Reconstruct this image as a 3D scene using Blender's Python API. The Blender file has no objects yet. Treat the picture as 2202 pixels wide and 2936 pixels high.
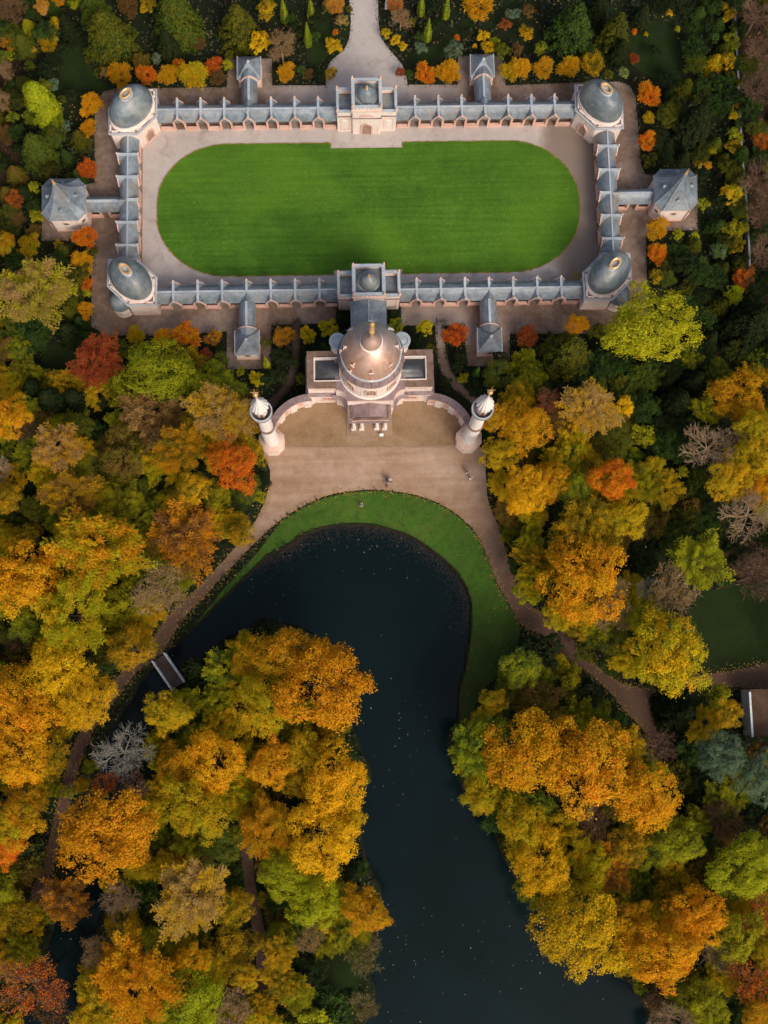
import bpy, math, random
import numpy as np
from mathutils import Vector, Matrix
from mathutils.geometry import delaunay_2d_cdt, tessellate_polygon

random.seed(7)
SC = bpy.context.scene
COL = SC.collection
PI = math.pi

# ------------------------------------------------------------------ camera, world, sun, exposure
CAMF, NADX, NADY, YAW = 3478.4, -78.5, 481.7, 0.0197171      # focal length and nadir offset in photo pixels
CAMH, CAMX, CAMY = 176.0, -3.37, -70.9
_d = np.array([NADX, NADY, CAMF]); _d /= np.linalg.norm(_d)
_n = np.array([0, -1, 0.]); _n = _n - _d * (_n @ _d); _n /= np.linalg.norm(_n)
_e = np.cross(_d, _n)
if _e[0] < 0: _e = -_e
EX = math.cos(YAW) * _e + math.sin(YAW) * _n
EY = -math.sin(YAW) * _e + math.cos(YAW) * _n

def G(px, py, z=0.0):
    """point of the place seen at photo pixel (px, py) at height z"""
    r = np.array([px - 1101.0, py - 1468.0, CAMF])
    t = (CAMH - z) / (r @ _d)
    return (CAMX + t * float(r @ EX), CAMY + t * float(r @ EY))

cam = bpy.data.cameras.new('camera')
cam.sensor_fit = 'HORIZONTAL'; cam.sensor_width = 36.0
cam.lens = CAMF / 2202.0 * 36.0
cam.clip_start = 1.0; cam.clip_end = 4000.0
camo = bpy.data.objects.new('camera', cam); COL.objects.link(camo)
_right = Vector((EX[0], EY[0], -_d[0])); _down = Vector((EX[1], EY[1], -_d[1])); _fwd = Vector((EX[2], EY[2], -_d[2]))
_m = Matrix((_right, -_down, -_fwd)).transposed().to_4x4()
_m.translation = Vector((CAMX, CAMY, CAMH))
camo.matrix_world = _m
SC.camera = camo

SUN_AZ = math.radians(152)        # compass bearing of the sun: from the lower right of the picture
SUN_EL = math.radians(44)
world = bpy.data.worlds.new('World'); SC.world = world; world.use_nodes = True
wn = world.node_tree.nodes; wl = world.node_tree.links
wn.clear()
sky = wn.new('ShaderNodeTexSky'); sky.sky_type = 'NISHITA'; sky.sun_disc = False
sky.sun_elevation = SUN_EL; sky.sun_rotation = SUN_AZ
sky.air_density = 1.0; sky.dust_density = 6.0; sky.ozone_density = 1.0
bg = wn.new('ShaderNodeBackground'); bg.inputs['Strength'].default_value = 0.132
wo = wn.new('ShaderNodeOutputWorld')
wl.new(sky.outputs[0], bg.inputs[0]); wl.new(bg.outputs[0], wo.inputs[0])

sun = bpy.data.lights.new('sun', 'SUN'); sun.energy = 1.25; sun.angle = math.radians(24); sun.color = (1.0, 0.93, 0.84)
suno = bpy.data.objects.new('sun', sun); COL.objects.link(suno)
_sv = Vector((math.sin(SUN_AZ) * math.cos(SUN_EL), math.cos(SUN_AZ) * math.cos(SUN_EL), math.sin(SUN_EL)))
suno.rotation_euler = (-_sv).to_track_quat('-Z', 'Y').to_euler()
suno.location = (60, -120, 120)

SC.view_settings.view_transform = 'Standard'; SC.view_settings.look = 'None'
SC.view_settings.exposure = 0.2; SC.view_settings.gamma = 1.0
SC.view_settings.use_curve_mapping = False

# ------------------------------------------------------------------ materials
def new_mat(name):
    m = bpy.data.materials.new(name); m.use_nodes = True
    nt = m.node_tree; nt.nodes.clear()
    out = nt.nodes.new('ShaderNodeOutputMaterial')
    b = nt.nodes.new('ShaderNodeBsdfPrincipled')
    nt.links.new(b.outputs[0], out.inputs[0])
    return m, nt, b, out

def noise(nt, scale, detail=4, rough=0.55, vec=None, dist=0.0):
    n = nt.nodes.new('ShaderNodeTexNoise')
    n.inputs['Scale'].default_value = scale; n.inputs['Detail'].default_value = detail
    n.inputs['Roughness'].default_value = rough; n.inputs['Distortion'].default_value = dist
    if vec is not None: nt.links.new(vec, n.inputs['Vector'])
    return n.outputs[0]

def ramp(nt, fac, stops):
    r = nt.nodes.new('ShaderNodeValToRGB')
    cr = r.color_ramp
    while len(cr.elements) < len(stops): cr.elements.new(0.5)
    for e, (p, c) in zip(cr.elements, stops):
        e.position = p; e.color = (*c, 1) if len(c) == 3 else c
    nt.links.new(fac, r.inputs[0])
    return r.outputs[0]

def mix(nt, fac, a, b, mode='MIX'):
    m = nt.nodes.new('ShaderNodeMix'); m.data_type = 'RGBA'; m.blend_type = mode
    if isinstance(fac, (int, float)): m.inputs[0].default_value = fac
    else: nt.links.new(fac, m.inputs[0])
    for i, v in ((6, a), (7, b)):
        if isinstance(v, tuple): m.inputs[i].default_value = (*v, 1)
        else: nt.links.new(v, m.inputs[i])
    return m.outputs[2]

def math_n(nt, op, a, b=None):
    m = nt.nodes.new('ShaderNodeMath'); m.operation = op
    for i, v in ((0, a), (1, b)):
        if v is None: continue
        if isinstance(v, (int, float)): m.inputs[i].default_value = v
        else: nt.links.new(v, m.inputs[i])
    return m.outputs[0]

def pos(nt, scale=(1, 1, 1), kind='world'):
    if kind == 'world':
        g = nt.nodes.new('ShaderNodeNewGeometry').outputs['Position']
    else:
        g = nt.nodes.new('ShaderNodeTexCoord').outputs['Object']
    mp = nt.nodes.new('ShaderNodeMapping'); mp.inputs['Scale'].default_value = scale
    nt.links.new(g, mp.inputs[0])
    return mp.outputs[0]

def bump(nt, b, h, strength=0.3, dist=0.05):
    n = nt.nodes.new('ShaderNodeBump'); n.inputs['Strength'].default_value = strength
    n.inputs['Distance'].default_value = dist
    nt.links.new(h, n.inputs['Height']); nt.links.new(n.outputs[0], b.inputs['Normal'])

def surf_mat(name, base, dark, light, rough=0.85, big=0.35, fine=6.0, streak=None, metal=0.0, spec=0.3, bumpk=0.25):
    """weathered solid: base colour broken by large stains and fine grain"""
    m, nt, b, _ = new_mat(name)
    v = pos(nt)
    n1 = noise(nt, big, 5, 0.6, v, 0.4)
    n2 = noise(nt, fine, 4, 0.6, v)
    c = ramp(nt, n1, [(0.28, dark), (0.5, base), (0.74, light)])
    g = ramp(nt, n2, [(0.3, (0.78, 0.78, 0.78)), (0.7, (1.12, 1.12, 1.12))])
    c = mix(nt, 0.75, c, g, 'MULTIPLY')
    if streak:
        vs = pos(nt, (2.2, 2.2, 0.12))
        s = noise(nt, 1.6, 4, 0.6, vs)
        c = mix(nt, math_n(nt, 'MULTIPLY', ramp(nt, s, [(0.5, (0, 0, 0)), (0.72, (1, 1, 1))]), 0.55), c, streak)
    nt.links.new(c, b.inputs['Base Color'])
    b.inputs['Roughness'].default_value = rough; b.inputs['Metallic'].default_value = metal
    b.inputs['Specular IOR Level'].default_value = spec
    bump(nt, b, n2, bumpk, 0.03)
    return m

M = {}
M['plaster'] = surf_mat('pink_plaster', (0.83, 0.69, 0.61), (0.74, 0.58, 0.50), (0.87, 0.76, 0.69), streak=(0.52, 0.38, 0.33))
M['white'] = surf_mat('white_plaster', (0.82, 0.74, 0.68), (0.72, 0.62, 0.56), (0.86, 0.80, 0.75), streak=(0.60, 0.50, 0.45))
M['stone'] = surf_mat('pink_sandstone', (0.70, 0.43, 0.34), (0.58, 0.33, 0.25), (0.78, 0.54, 0.45), fine=4)
M['palestone'] = surf_mat('pale_sandstone', (0.66, 0.46, 0.37), (0.54, 0.36, 0.28), (0.74, 0.56, 0.47), fine=3)
M['brownstone'] = surf_mat('brown_terrace_stone', (0.215, 0.135, 0.095), (0.14, 0.085, 0.055), (0.30, 0.21, 0.16), big=0.8, fine=3)
M['purple'] = surf_mat('purple_stone_slab', (0.27, 0.19, 0.185), (0.19, 0.13, 0.13), (0.35, 0.27, 0.27), big=0.9, fine=4)
M['lead'] = surf_mat('lead_sheet', (0.41, 0.45, 0.475), (0.30, 0.34, 0.37), (0.53, 0.56, 0.58), rough=0.55, fine=3, spec=0.4)
M['darkmetal'] = surf_mat('dark_sheet_roof', (0.055, 0.055, 0.058), (0.03, 0.03, 0.033), (0.13, 0.13, 0.13), rough=0.4, big=0.5, fine=3, spec=0.6)
M['oldwall'] = surf_mat('weathered_garden_wall', (0.25, 0.245, 0.22), (0.14, 0.135, 0.115), (0.36, 0.355, 0.33))
M['wood'] = surf_mat('brown_door_wood', (0.20, 0.10, 0.06), (0.12, 0.06, 0.04), (0.27, 0.15, 0.09), fine=3)
M['passage'] = surf_mat('sandy_passage', (0.36, 0.24, 0.18), (0.27, 0.17, 0.125), (0.44, 0.32, 0.25), fine=3)
M['void'] = surf_mat('shaded_interior', (0.05, 0.04, 0.035), (0.035, 0.03, 0.025), (0.07, 0.055, 0.045))
M['whitewood'] = surf_mat('white_painted_wood', (0.72, 0.75, 0.76), (0.55, 0.58, 0.58), (0.80, 0.82, 0.82), fine=5)
M['deck'] = surf_mat('weathered_deck_plank', (0.16, 0.115, 0.10), (0.10, 0.075, 0.065), (0.22, 0.17, 0.15), fine=5)
M['bark'] = surf_mat('bark', (0.13, 0.095, 0.06), (0.07, 0.05, 0.035), (0.22, 0.18, 0.13), fine=6)
M['palebark'] = surf_mat('pale_bark', (0.31, 0.285, 0.22), (0.19, 0.175, 0.13), (0.42, 0.39, 0.32), fine=6)
M['tanbark'] = surf_mat('tan_bark', (0.33, 0.22, 0.12), (0.20, 0.13, 0.07), (0.42, 0.30, 0.18), fine=6)
M['redbark'] = surf_mat('red_brown_bark', (0.17, 0.095, 0.055), (0.10, 0.055, 0.032), (0.24, 0.145, 0.09), fine=6)

def slate_mat(name, base, dark, light, moss, rough=0.5):
    m, nt, b, _ = new_mat(name)
    v = pos(nt)
    n1 = noise(nt, 0.55, 5, 0.65, v, 0.6)
    n2 = noise(nt, 9.0, 3, 0.6, v)
    n3 = noise(nt, 0.23, 3, 0.5, v, 0.8)
    rows = noise(nt, 2.4, 2, 0.5, pos(nt, (0.5, 0.5, 4.0)))
    c = ramp(nt, n1, [(0.25, dark), (0.5, base), (0.78, light)])
    c = mix(nt, math_n(nt, 'MULTIPLY', ramp(nt, n3, [(0.50, (0, 0, 0)), (0.68, (1, 1, 1))]), 0.75), c, moss)
    c = mix(nt, 0.7, c, ramp(nt, n2, [(0.3, (0.72, 0.72, 0.72)), (0.7, (1.18, 1.18, 1.18))]), 'MULTIPLY')
    c = mix(nt, 0.5, c, ramp(nt, rows, [(0.35, (0.75, 0.75, 0.75)), (0.6, (1.12, 1.12, 1.12))]), 'MULTIPLY')
    oi = nt.nodes.new('ShaderNodeObjectInfo')
    hs = nt.nodes.new('ShaderNodeHueSaturation'); nt.links.new(c, hs.inputs['Color'])
    nt.links.new(math_n(nt, 'ADD', math_n(nt, 'MULTIPLY', oi.outputs['Random'], 0.3), 0.86), hs.inputs['Value'])
    streaks = ramp(nt, noise(nt, 3.0, 4, 0.65, pos(nt, (1.0, 1.0, 0.15))), [(0.52, (0, 0, 0)), (0.70, (1, 1, 1))])
    c = mix(nt, math_n(nt, 'MULTIPLY', streaks, 0.45), hs.outputs[0], light)
    nt.links.new(c, b.inputs['Base Color'])
    b.inputs['Roughness'].default_value = rough; b.inputs['Specular IOR Level'].default_value = 0.5
    bump(nt, b, rows, 0.35, 0.03)
    return m
M['slate'] = slate_mat('slate_roof', (0.165, 0.20, 0.23), (0.085, 0.105, 0.125), (0.30, 0.335, 0.36), (0.24, 0.215, 0.18), 0.42)
M['slatedome'] = slate_mat('lead_grey_dome', (0.14, 0.17, 0.185), (0.075, 0.092, 0.105), (0.26, 0.295, 0.30), (0.30, 0.29, 0.25), 0.4)

def copper_mat():
    """brown copper sheet; grey sky reflection painted into the colour of the north side, with streaks"""
    m, nt, b, _ = new_mat('weathered_copper')
    v = pos(nt)
    n1 = noise(nt, 0.5, 5, 0.6, v, 0.7)
    n2 = noise(nt, 5.0, 4, 0.6, v)
    n3 = noise(nt, 1.2, 4, 0.6, pos(nt, (1.5, 1.5, 0.25)))
    c = ramp(nt, n1, [(0.25, (0.54, 0.32, 0.23)), (0.5, (0.71, 0.45, 0.34)), (0.75, (0.78, 0.56, 0.45))])
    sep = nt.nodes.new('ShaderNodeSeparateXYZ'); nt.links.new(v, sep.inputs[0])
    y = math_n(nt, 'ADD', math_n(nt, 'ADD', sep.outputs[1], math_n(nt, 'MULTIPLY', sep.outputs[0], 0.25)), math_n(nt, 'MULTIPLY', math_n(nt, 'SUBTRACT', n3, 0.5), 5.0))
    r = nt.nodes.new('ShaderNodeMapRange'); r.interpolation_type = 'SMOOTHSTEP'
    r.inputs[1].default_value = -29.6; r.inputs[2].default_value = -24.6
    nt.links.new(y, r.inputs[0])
    c = mix(nt, math_n(nt, 'MULTIPLY', r.outputs[0], 0.75), c, (0.40, 0.42, 0.43))  # painted reflection of the grey sky on the back of the dome
    c = mix(nt, 0.5, c, ramp(nt, n3, [(0.35, (0.75, 0.75, 0.75)), (0.65, (1.1, 1.1, 1.1))]), 'MULTIPLY')
    nt.links.new(c, b.inputs['Base Color'])
    b.inputs['Metallic'].default_value = 0.55
    nt.links.new(math_n(nt, 'ADD', math_n(nt, 'MULTIPLY', n2, 0.2), 0.34), b.inputs['Roughness'])
    bump(nt, b, n2, 0.12, 0.02)
    return m
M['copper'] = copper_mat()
m, nt, b, _ = new_mat('gilding'); M['gold'] = m
nt.links.new(ramp(nt, noise(nt, 7, 3, 0.5, pos(nt)), [(0.3, (0.72, 0.42, 0.16)), (0.7, (0.92, 0.62, 0.30))]), b.inputs['Base Color'])
b.inputs['Metallic'].default_value = 0.55; b.inputs['Roughness'].default_value = 0.38

def ground_mat(name, stops, big, mid, fine, finek=0.6, rough=0.95, patch=None, bk=0.5):
    m, nt, b, _ = new_mat(name)
    v = pos(nt)
    n1 = noise(nt, big, 6, 0.62, v, 0.5)
    n2 = noise(nt, mid, 4, 0.6, v, 0.3)
    n3 = noise(nt, fine, 3, 0.65, v)
    f = math_n(nt, 'ADD', math_n(nt, 'MULTIPLY', n1, 0.65), math_n(nt, 'MULTIPLY', n2, 0.35))
    c = ramp(nt, f, stops)
    if patch: c = patch(nt, v, c)
    c = mix(nt, finek, c, ramp(nt, n3, [(0.28, (0.6, 0.6, 0.6)), (0.72, (1.35, 1.35, 1.35))]), 'MULTIPLY')
    nt.links.new(c, b.inputs['Base Color'])
    b.inputs['Roughness'].default_value = rough; b.inputs['Specular IOR Level'].default_value = 0.15
    bump(nt, b, n3, bk, 0.05)
    return m

def dark_gravel(nt, v, c):
    """darker brown gravel at the right end of the court and in blotches"""
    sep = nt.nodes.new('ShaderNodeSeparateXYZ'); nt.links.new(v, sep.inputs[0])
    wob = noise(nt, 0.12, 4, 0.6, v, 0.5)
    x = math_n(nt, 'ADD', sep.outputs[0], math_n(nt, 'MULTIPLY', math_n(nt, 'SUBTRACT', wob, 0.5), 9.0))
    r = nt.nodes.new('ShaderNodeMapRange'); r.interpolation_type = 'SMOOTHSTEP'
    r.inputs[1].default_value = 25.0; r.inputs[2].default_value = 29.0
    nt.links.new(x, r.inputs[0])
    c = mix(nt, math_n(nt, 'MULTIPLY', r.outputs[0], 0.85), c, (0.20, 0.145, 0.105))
    bl = ramp(nt, noise(nt, 0.35, 5, 0.65, v, 0.8), [(0.56, (0, 0, 0)), (0.68, (1, 1, 1))])
    return mix(nt, math_n(nt, 'MULTIPLY', bl, 0.35), c, (0.27, 0.19, 0.15))

M['court'] = ground_mat('court_gravel', [(0.3, (0.37, 0.315, 0.28)), (0.5, (0.455, 0.40, 0.365)), (0.7, (0.52, 0.47, 0.435))], 0.10, 0.9, 7.0, 0.4, patch=dark_gravel)
def walk_patch(nt, v, c):
    """paler dry gravel where people walk through the upper gate and past the mosque, dark leaf-stained corners"""
    sep = nt.nodes.new('ShaderNodeSeparateXYZ'); nt.links.new(v, sep.inputs[0])
    nz = noise(nt, 0.22, 4, 0.6, v, 0.5)
    def blob(cx, cy, sx, sy, r0, r1):
        dx = math_n(nt, 'MULTIPLY', math_n(nt, 'SUBTRACT', sep.outputs[0], cx), 1 / sx)
        dy = math_n(nt, 'MULTIPLY', math_n(nt, 'SUBTRACT', sep.outputs[1], cy), 1 / sy)
        d = math_n(nt, 'SQRT', math_n(nt, 'ADD', math_n(nt, 'MULTIPLY', dx, dx), math_n(nt, 'MULTIPLY', dy, dy)))
        d = math_n(nt, 'ADD', d, math_n(nt, 'MULTIPLY', math_n(nt, 'SUBTRACT', nz, 0.5), 0.9))
        r = nt.nodes.new('ShaderNodeMapRange'); r.interpolation_type = 'SMOOTHSTEP'
        r.inputs[1].default_value = r1; r.inputs[2].default_value = r0; nt.links.new(d, r.inputs[0])
        return r.outputs[0]
    c = mix(nt, math_n(nt, 'MULTIPLY', blob(0, 19, 15, 7, .6, 1.25), .9), c, (0.43, 0.37, 0.335))
    return mix(nt, math_n(nt, 'MULTIPLY', blob(9, -18.5, 8, 4, .5, 1.2), .7), c, (0.38, 0.31, 0.265))
M['outergravel'] = ground_mat('outer_walk_gravel', [(0.3, (0.125, 0.08, 0.052)), (0.46, (0.195, 0.13, 0.092)), (0.57, (0.27, 0.20, 0.16)), (0.72, (0.36, 0.295, 0.255))], 0.13, 1.1, 6.0, 0.5, patch=walk_patch)
def brown_path(nt, v, c):
    """the forecourt gravel turns dark brown where the paths run in under the trees"""
    sep = nt.nodes.new('ShaderNodeSeparateXYZ'); nt.links.new(v, sep.inputs[0])
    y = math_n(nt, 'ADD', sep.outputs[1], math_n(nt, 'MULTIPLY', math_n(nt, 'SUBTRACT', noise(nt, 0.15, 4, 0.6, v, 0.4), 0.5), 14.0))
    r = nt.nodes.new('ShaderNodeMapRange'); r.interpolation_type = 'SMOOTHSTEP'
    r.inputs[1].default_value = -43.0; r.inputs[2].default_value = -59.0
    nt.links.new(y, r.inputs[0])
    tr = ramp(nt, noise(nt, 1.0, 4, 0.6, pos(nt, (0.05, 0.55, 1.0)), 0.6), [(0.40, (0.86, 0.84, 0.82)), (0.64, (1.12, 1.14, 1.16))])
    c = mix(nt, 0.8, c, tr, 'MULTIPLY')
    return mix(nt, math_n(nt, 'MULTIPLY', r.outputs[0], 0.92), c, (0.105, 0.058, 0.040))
M['plaza'] = ground_mat('plaza_gravel', [(0.3, (0.275, 0.168, 0.10)), (0.5, (0.40, 0.268, 0.182)), (0.7, (0.50, 0.37, 0.285))], 0.13, 0.8, 6.0, 0.35, patch=brown_path)
M['yard'] = ground_mat('yard_sand', [(0.3, (0.19, 0.12, 0.058)), (0.5, (0.285, 0.185, 0.105)), (0.7, (0.36, 0.255, 0.165))], 0.16, 0.8, 5.0, 0.5)
M['parkpath'] = ground_mat('park_path_gravel', [(0.3, (0.075, 0.042, 0.030)), (0.5, (0.115, 0.068, 0.050)), (0.7, (0.16, 0.105, 0.082))], 0.2, 1.0, 5.0, 0.5)
M['slab'] = ground_mat('stone_slab', [(0.3, (0.27, 0.18, 0.115)), (0.7, (0.38, 0.27, 0.185))], 0.5, 2, 7, 0.4)

def lawn_patch(nt, v, c):
    st = noise(nt, 1.0, 4, 0.65, pos(nt, (0.06, 1.7, 1.0)))
    c = mix(nt, 0.8, c, ramp(nt, st, [(0.3, (0.66, 0.72, 0.7)), (0.7, (1.28, 1.2, 1.2))]), 'MULTIPLY')
    dk = ramp(nt, noise(nt, 0.16, 5, 0.65, v, 0.6), [(0.44, (0.74, 0.80, 0.78)), (0.60, (1.05, 1.03, 1.0))])
    c = mix(nt, 0.55, c, dk, 'MULTIPLY')
    bl = ramp(nt, noise(nt, 0.06, 3, 0.5, v, 0.3), [(0.45, (0, 0, 0)), (0.68, (1, 1, 1))])
    return mix(nt, math_n(nt, 'MULTIPLY', bl, 0.5), c, (0.10, 0.20, 0.012))
M['lawn'] = ground_mat('mown_lawn', [(0.32, (0.046, 0.118, 0.010)), (0.5, (0.064, 0.156, 0.013)), (0.7, (0.088, 0.195, 0.018))], 0.12, 1.4, 6.0, 0.6, patch=lawn_patch)
def worn_grass(nt, v, c):
    """thin yellowed turf, darker tufts and dark olive ground towards the trees"""
    t1 = ramp(nt, noise(nt, 0.45, 5, 0.7, v, 0.8), [(0.42, (0, 0, 0)), (0.66, (1, 1, 1))])
    c = mix(nt, math_n(nt, 'MULTIPLY', t1, 0.55), c, (0.085, 0.105, 0.02))
    t2 = ramp(nt, noise(nt, 0.9, 5, 0.7, v, 0.5), [(0.50, (0, 0, 0)), (0.64, (1, 1, 1))])
    c = mix(nt, math_n(nt, 'MULTIPLY', t2, 0.45), c, (0.020, 0.055, 0.009))
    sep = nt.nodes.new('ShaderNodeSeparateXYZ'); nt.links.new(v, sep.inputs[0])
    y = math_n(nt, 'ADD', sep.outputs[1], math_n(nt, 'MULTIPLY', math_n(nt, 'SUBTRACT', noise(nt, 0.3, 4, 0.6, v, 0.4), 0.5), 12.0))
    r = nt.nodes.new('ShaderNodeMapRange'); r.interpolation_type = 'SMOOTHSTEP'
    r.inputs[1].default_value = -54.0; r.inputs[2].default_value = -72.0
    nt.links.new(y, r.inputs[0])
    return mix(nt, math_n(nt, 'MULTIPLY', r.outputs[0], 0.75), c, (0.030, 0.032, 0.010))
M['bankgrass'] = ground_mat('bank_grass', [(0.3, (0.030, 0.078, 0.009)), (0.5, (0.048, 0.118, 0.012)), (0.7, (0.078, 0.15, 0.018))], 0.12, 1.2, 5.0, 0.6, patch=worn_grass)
M['ground'] = ground_mat('park_floor', [(0.3, (0.015, 0.010, 0.005)), (0.45, (0.014, 0.016, 0.006)), (0.58, (0.013, 0.024, 0.007)), (0.72, (0.026, 0.024, 0.009))], 0.07, 0.6, 4.0, 0.7)
M['shadegrass'] = ground_mat('shade_grass', [(0.3, (0.010, 0.017, 0.005)), (0.5, (0.016, 0.029, 0.006)), (0.7, (0.028, 0.038, 0.010))], 0.12, 1.0, 5.0, 0.7)
M['litterfloor'] = ground_mat('brown_leaf_floor', [(0.3, (0.022, 0.013, 0.007)), (0.5, (0.040, 0.023, 0.012)), (0.7, (0.066, 0.040, 0.019))], 0.15, 1.0, 4.0, 0.8)
M['bed'] = ground_mat('garden_bed_soil', [(0.3, (0.018, 0.028, 0.010)), (0.5, (0.028, 0.045, 0.014)), (0.7, (0.05, 0.06, 0.02))], 0.3, 1.2, 5.0, 0.7)
M['mud'] = ground_mat('bank_earth', [(0.3, (0.012, 0.010, 0.006)), (0.7, (0.03, 0.024, 0.012))], 0.3, 1.5, 5.0, 0.6)
M['litterroof'] = ground_mat('leaf_strewn_flat_roof', [(0.3, (0.06, 0.035, 0.02)), (0.7, (0.13, 0.08, 0.05))], 0.4, 1.5, 5.0, 0.6)

m, nt, b, _ = new_mat('pond_water'); M['water'] = m
v = pos(nt)
nt.links.new(ramp(nt, noise(nt, 0.05, 4, 0.55, v, 0.5), [(0.3, (0.002, 0.0065, 0.007)), (0.7, (0.004, 0.0125, 0.0135))]), b.inputs['Base Color'])
b.inputs['Roughness'].default_value = 0.12; b.inputs['IOR'].default_value = 1.33; b.inputs['Specular IOR Level'].default_value = 0.28
bump(nt, b, noise(nt, 1.2, 3, 0.5, v), 0.05, 0.05)

def foliage_mat():
    m, nt, b, out = new_mat('foliage')
    oi = nt.nodes.new('ShaderNodeObjectInfo')
    tb = nt.nodes.new('ShaderNodeAttribute'); tb.attribute_type = 'OBJECT'; tb.attribute_name = 'tint_b'
    lf = nt.nodes.new('ShaderNodeAttribute'); lf.attribute_name = 'leaf'
    sep = nt.nodes.new('ShaderNodeSeparateColor'); nt.links.new(lf.outputs['Color'], sep.inputs[0])
    n1 = noise(nt, 0.35, 3, 0.5, pos(nt))
    f = math_n(nt, 'ADD', math_n(nt, 'MULTIPLY', sep.outputs[0], 0.6), math_n(nt, 'MULTIPLY', n1, 0.6))
    f = ramp(nt, f, [(0.42, (0, 0, 0)), (0.78, (1, 1, 1))])
    c = mix(nt, f, oi.outputs['Color'], tb.outputs['Color'])
    k = math_n(nt, 'ADD', math_n(nt, 'MULTIPLY', sep.outputs[1], 0.55), 0.74)
    hs = nt.nodes.new('ShaderNodeHueSaturation')
    nt.links.new(c, hs.inputs['Color']); nt.links.new(k, hs.inputs['Value'])
    nt.links.new(math_n(nt, 'ADD', math_n(nt, 'MULTIPLY', sep.outputs[2], 0.04), 0.48), hs.inputs['Hue'])
    c = hs.outputs[0]
    nt.links.new(c, b.inputs['Base Color']); b.inputs['Roughness'].default_value = 0.75
    b.inputs['Specular IOR Level'].default_value = 0.06
    tr = nt.nodes.new('ShaderNodeBsdfTranslucent'); nt.links.new(c, tr.inputs[0])
    ms = nt.nodes.new('ShaderNodeMixShader'); ms.inputs[0].default_value = 0.34
    nt.links.new(b.outputs[0], ms.inputs[1]); nt.links.new(tr.outputs[0], ms.inputs[2])
    nt.links.new(ms.outputs[0], out.inputs[0])
    return m
M['foliage'] = foliage_mat()

def leafspot_mat(name, stops):
    m, nt, b, out = new_mat(name)
    lf = nt.nodes.new('ShaderNodeAttribute'); lf.attribute_name = 'leaf'
    sep = nt.nodes.new('ShaderNodeSeparateColor'); nt.links.new(lf.outputs['Color'], sep.inputs[0])
    nt.links.new(ramp(nt, sep.outputs[0], stops), b.inputs['Base Color'])
    b.inputs['Roughness'].default_value = 0.8
    return m
M['leafland'] = leafspot_mat('fallen_leaf', [(0.0, (0.30, 0.17, 0.03)), (0.4, (0.40, 0.27, 0.03)), (0.7, (0.22, 0.10, 0.03)), (1.0, (0.45, 0.33, 0.06))])
M['leafwater'] = leafspot_mat('floating_leaf', [(0.0, (0.12, 0.10, 0.05)), (0.5, (0.20, 0.18, 0.10)), (0.85, (0.10, 0.05, 0.02)), (1.0, (0.40, 0.36, 0.24))])
M['leafshore'] = leafspot_mat('sunken_leaf', [(0.0, (0.008, 0.006, 0.004)), (0.6, (0.018, 0.010, 0.006)), (1.0, (0.038, 0.022, 0.011))])
M['under'] = leafspot_mat('undergrowth_leaf', [(0.0, (0.010, 0.020, 0.006)), (0.45, (0.018, 0.032, 0.008)), (0.7, (0.032, 0.032, 0.010)), (0.9, (0.060, 0.036, 0.012)), (1.0, (0.045, 0.06, 0.016))])

def plain(name, c, rough=0.7):
    m, nt, b, _ = new_mat(name)
    nt.links.new(ramp(nt, noise(nt, 8, 3, 0.5, pos(nt)), [(0.3, tuple(x * 0.8 for x in c)), (0.7, c)]), b.inputs['Base Color'])
    b.inputs['Roughness'].default_value = rough
    return m
M['skin'] = plain('skin', (0.50, 0.30, 0.22)); M['palecloth'] = plain('pale_cloth', (0.70, 0.66, 0.60)); M['greycloth'] = plain('grey_cloth', (0.38, 0.38, 0.42))
M['darkcloth'] = plain('dark_cloth', (0.05, 0.04, 0.05)); M['hair'] = plain('hair', (0.06, 0.04, 0.03)); M['rust'] = plain('brown_cloth', (0.18, 0.08, 0.05))
M['signwhite'] = plain('sign_white', (0.80, 0.80, 0.78)); M['greymetal'] = plain('grey_metal', (0.25, 0.26, 0.27)); M['pinkcloth'] = plain('pale_pink_cloth', (0.60, 0.42, 0.38))

# ------------------------------------------------------------------ object helpers
def tag(o, label=None, cat=None, group=None, kind=None):
    if label: o['label'] = label
    if cat: o['category'] = cat
    if group: o['group'] = group
    if kind: o['kind'] = kind
    return o

def thing(name, label, cat, loc=(0, 0, 0), rotz=0.0, group=None):
    o = bpy.data.objects.new(name, None); COL.objects.link(o)
    o.empty_display_size = 0.5
    o.location = loc; o.rotation_euler = (0, 0, rotz)
    return tag(o, label, cat, group)

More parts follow.
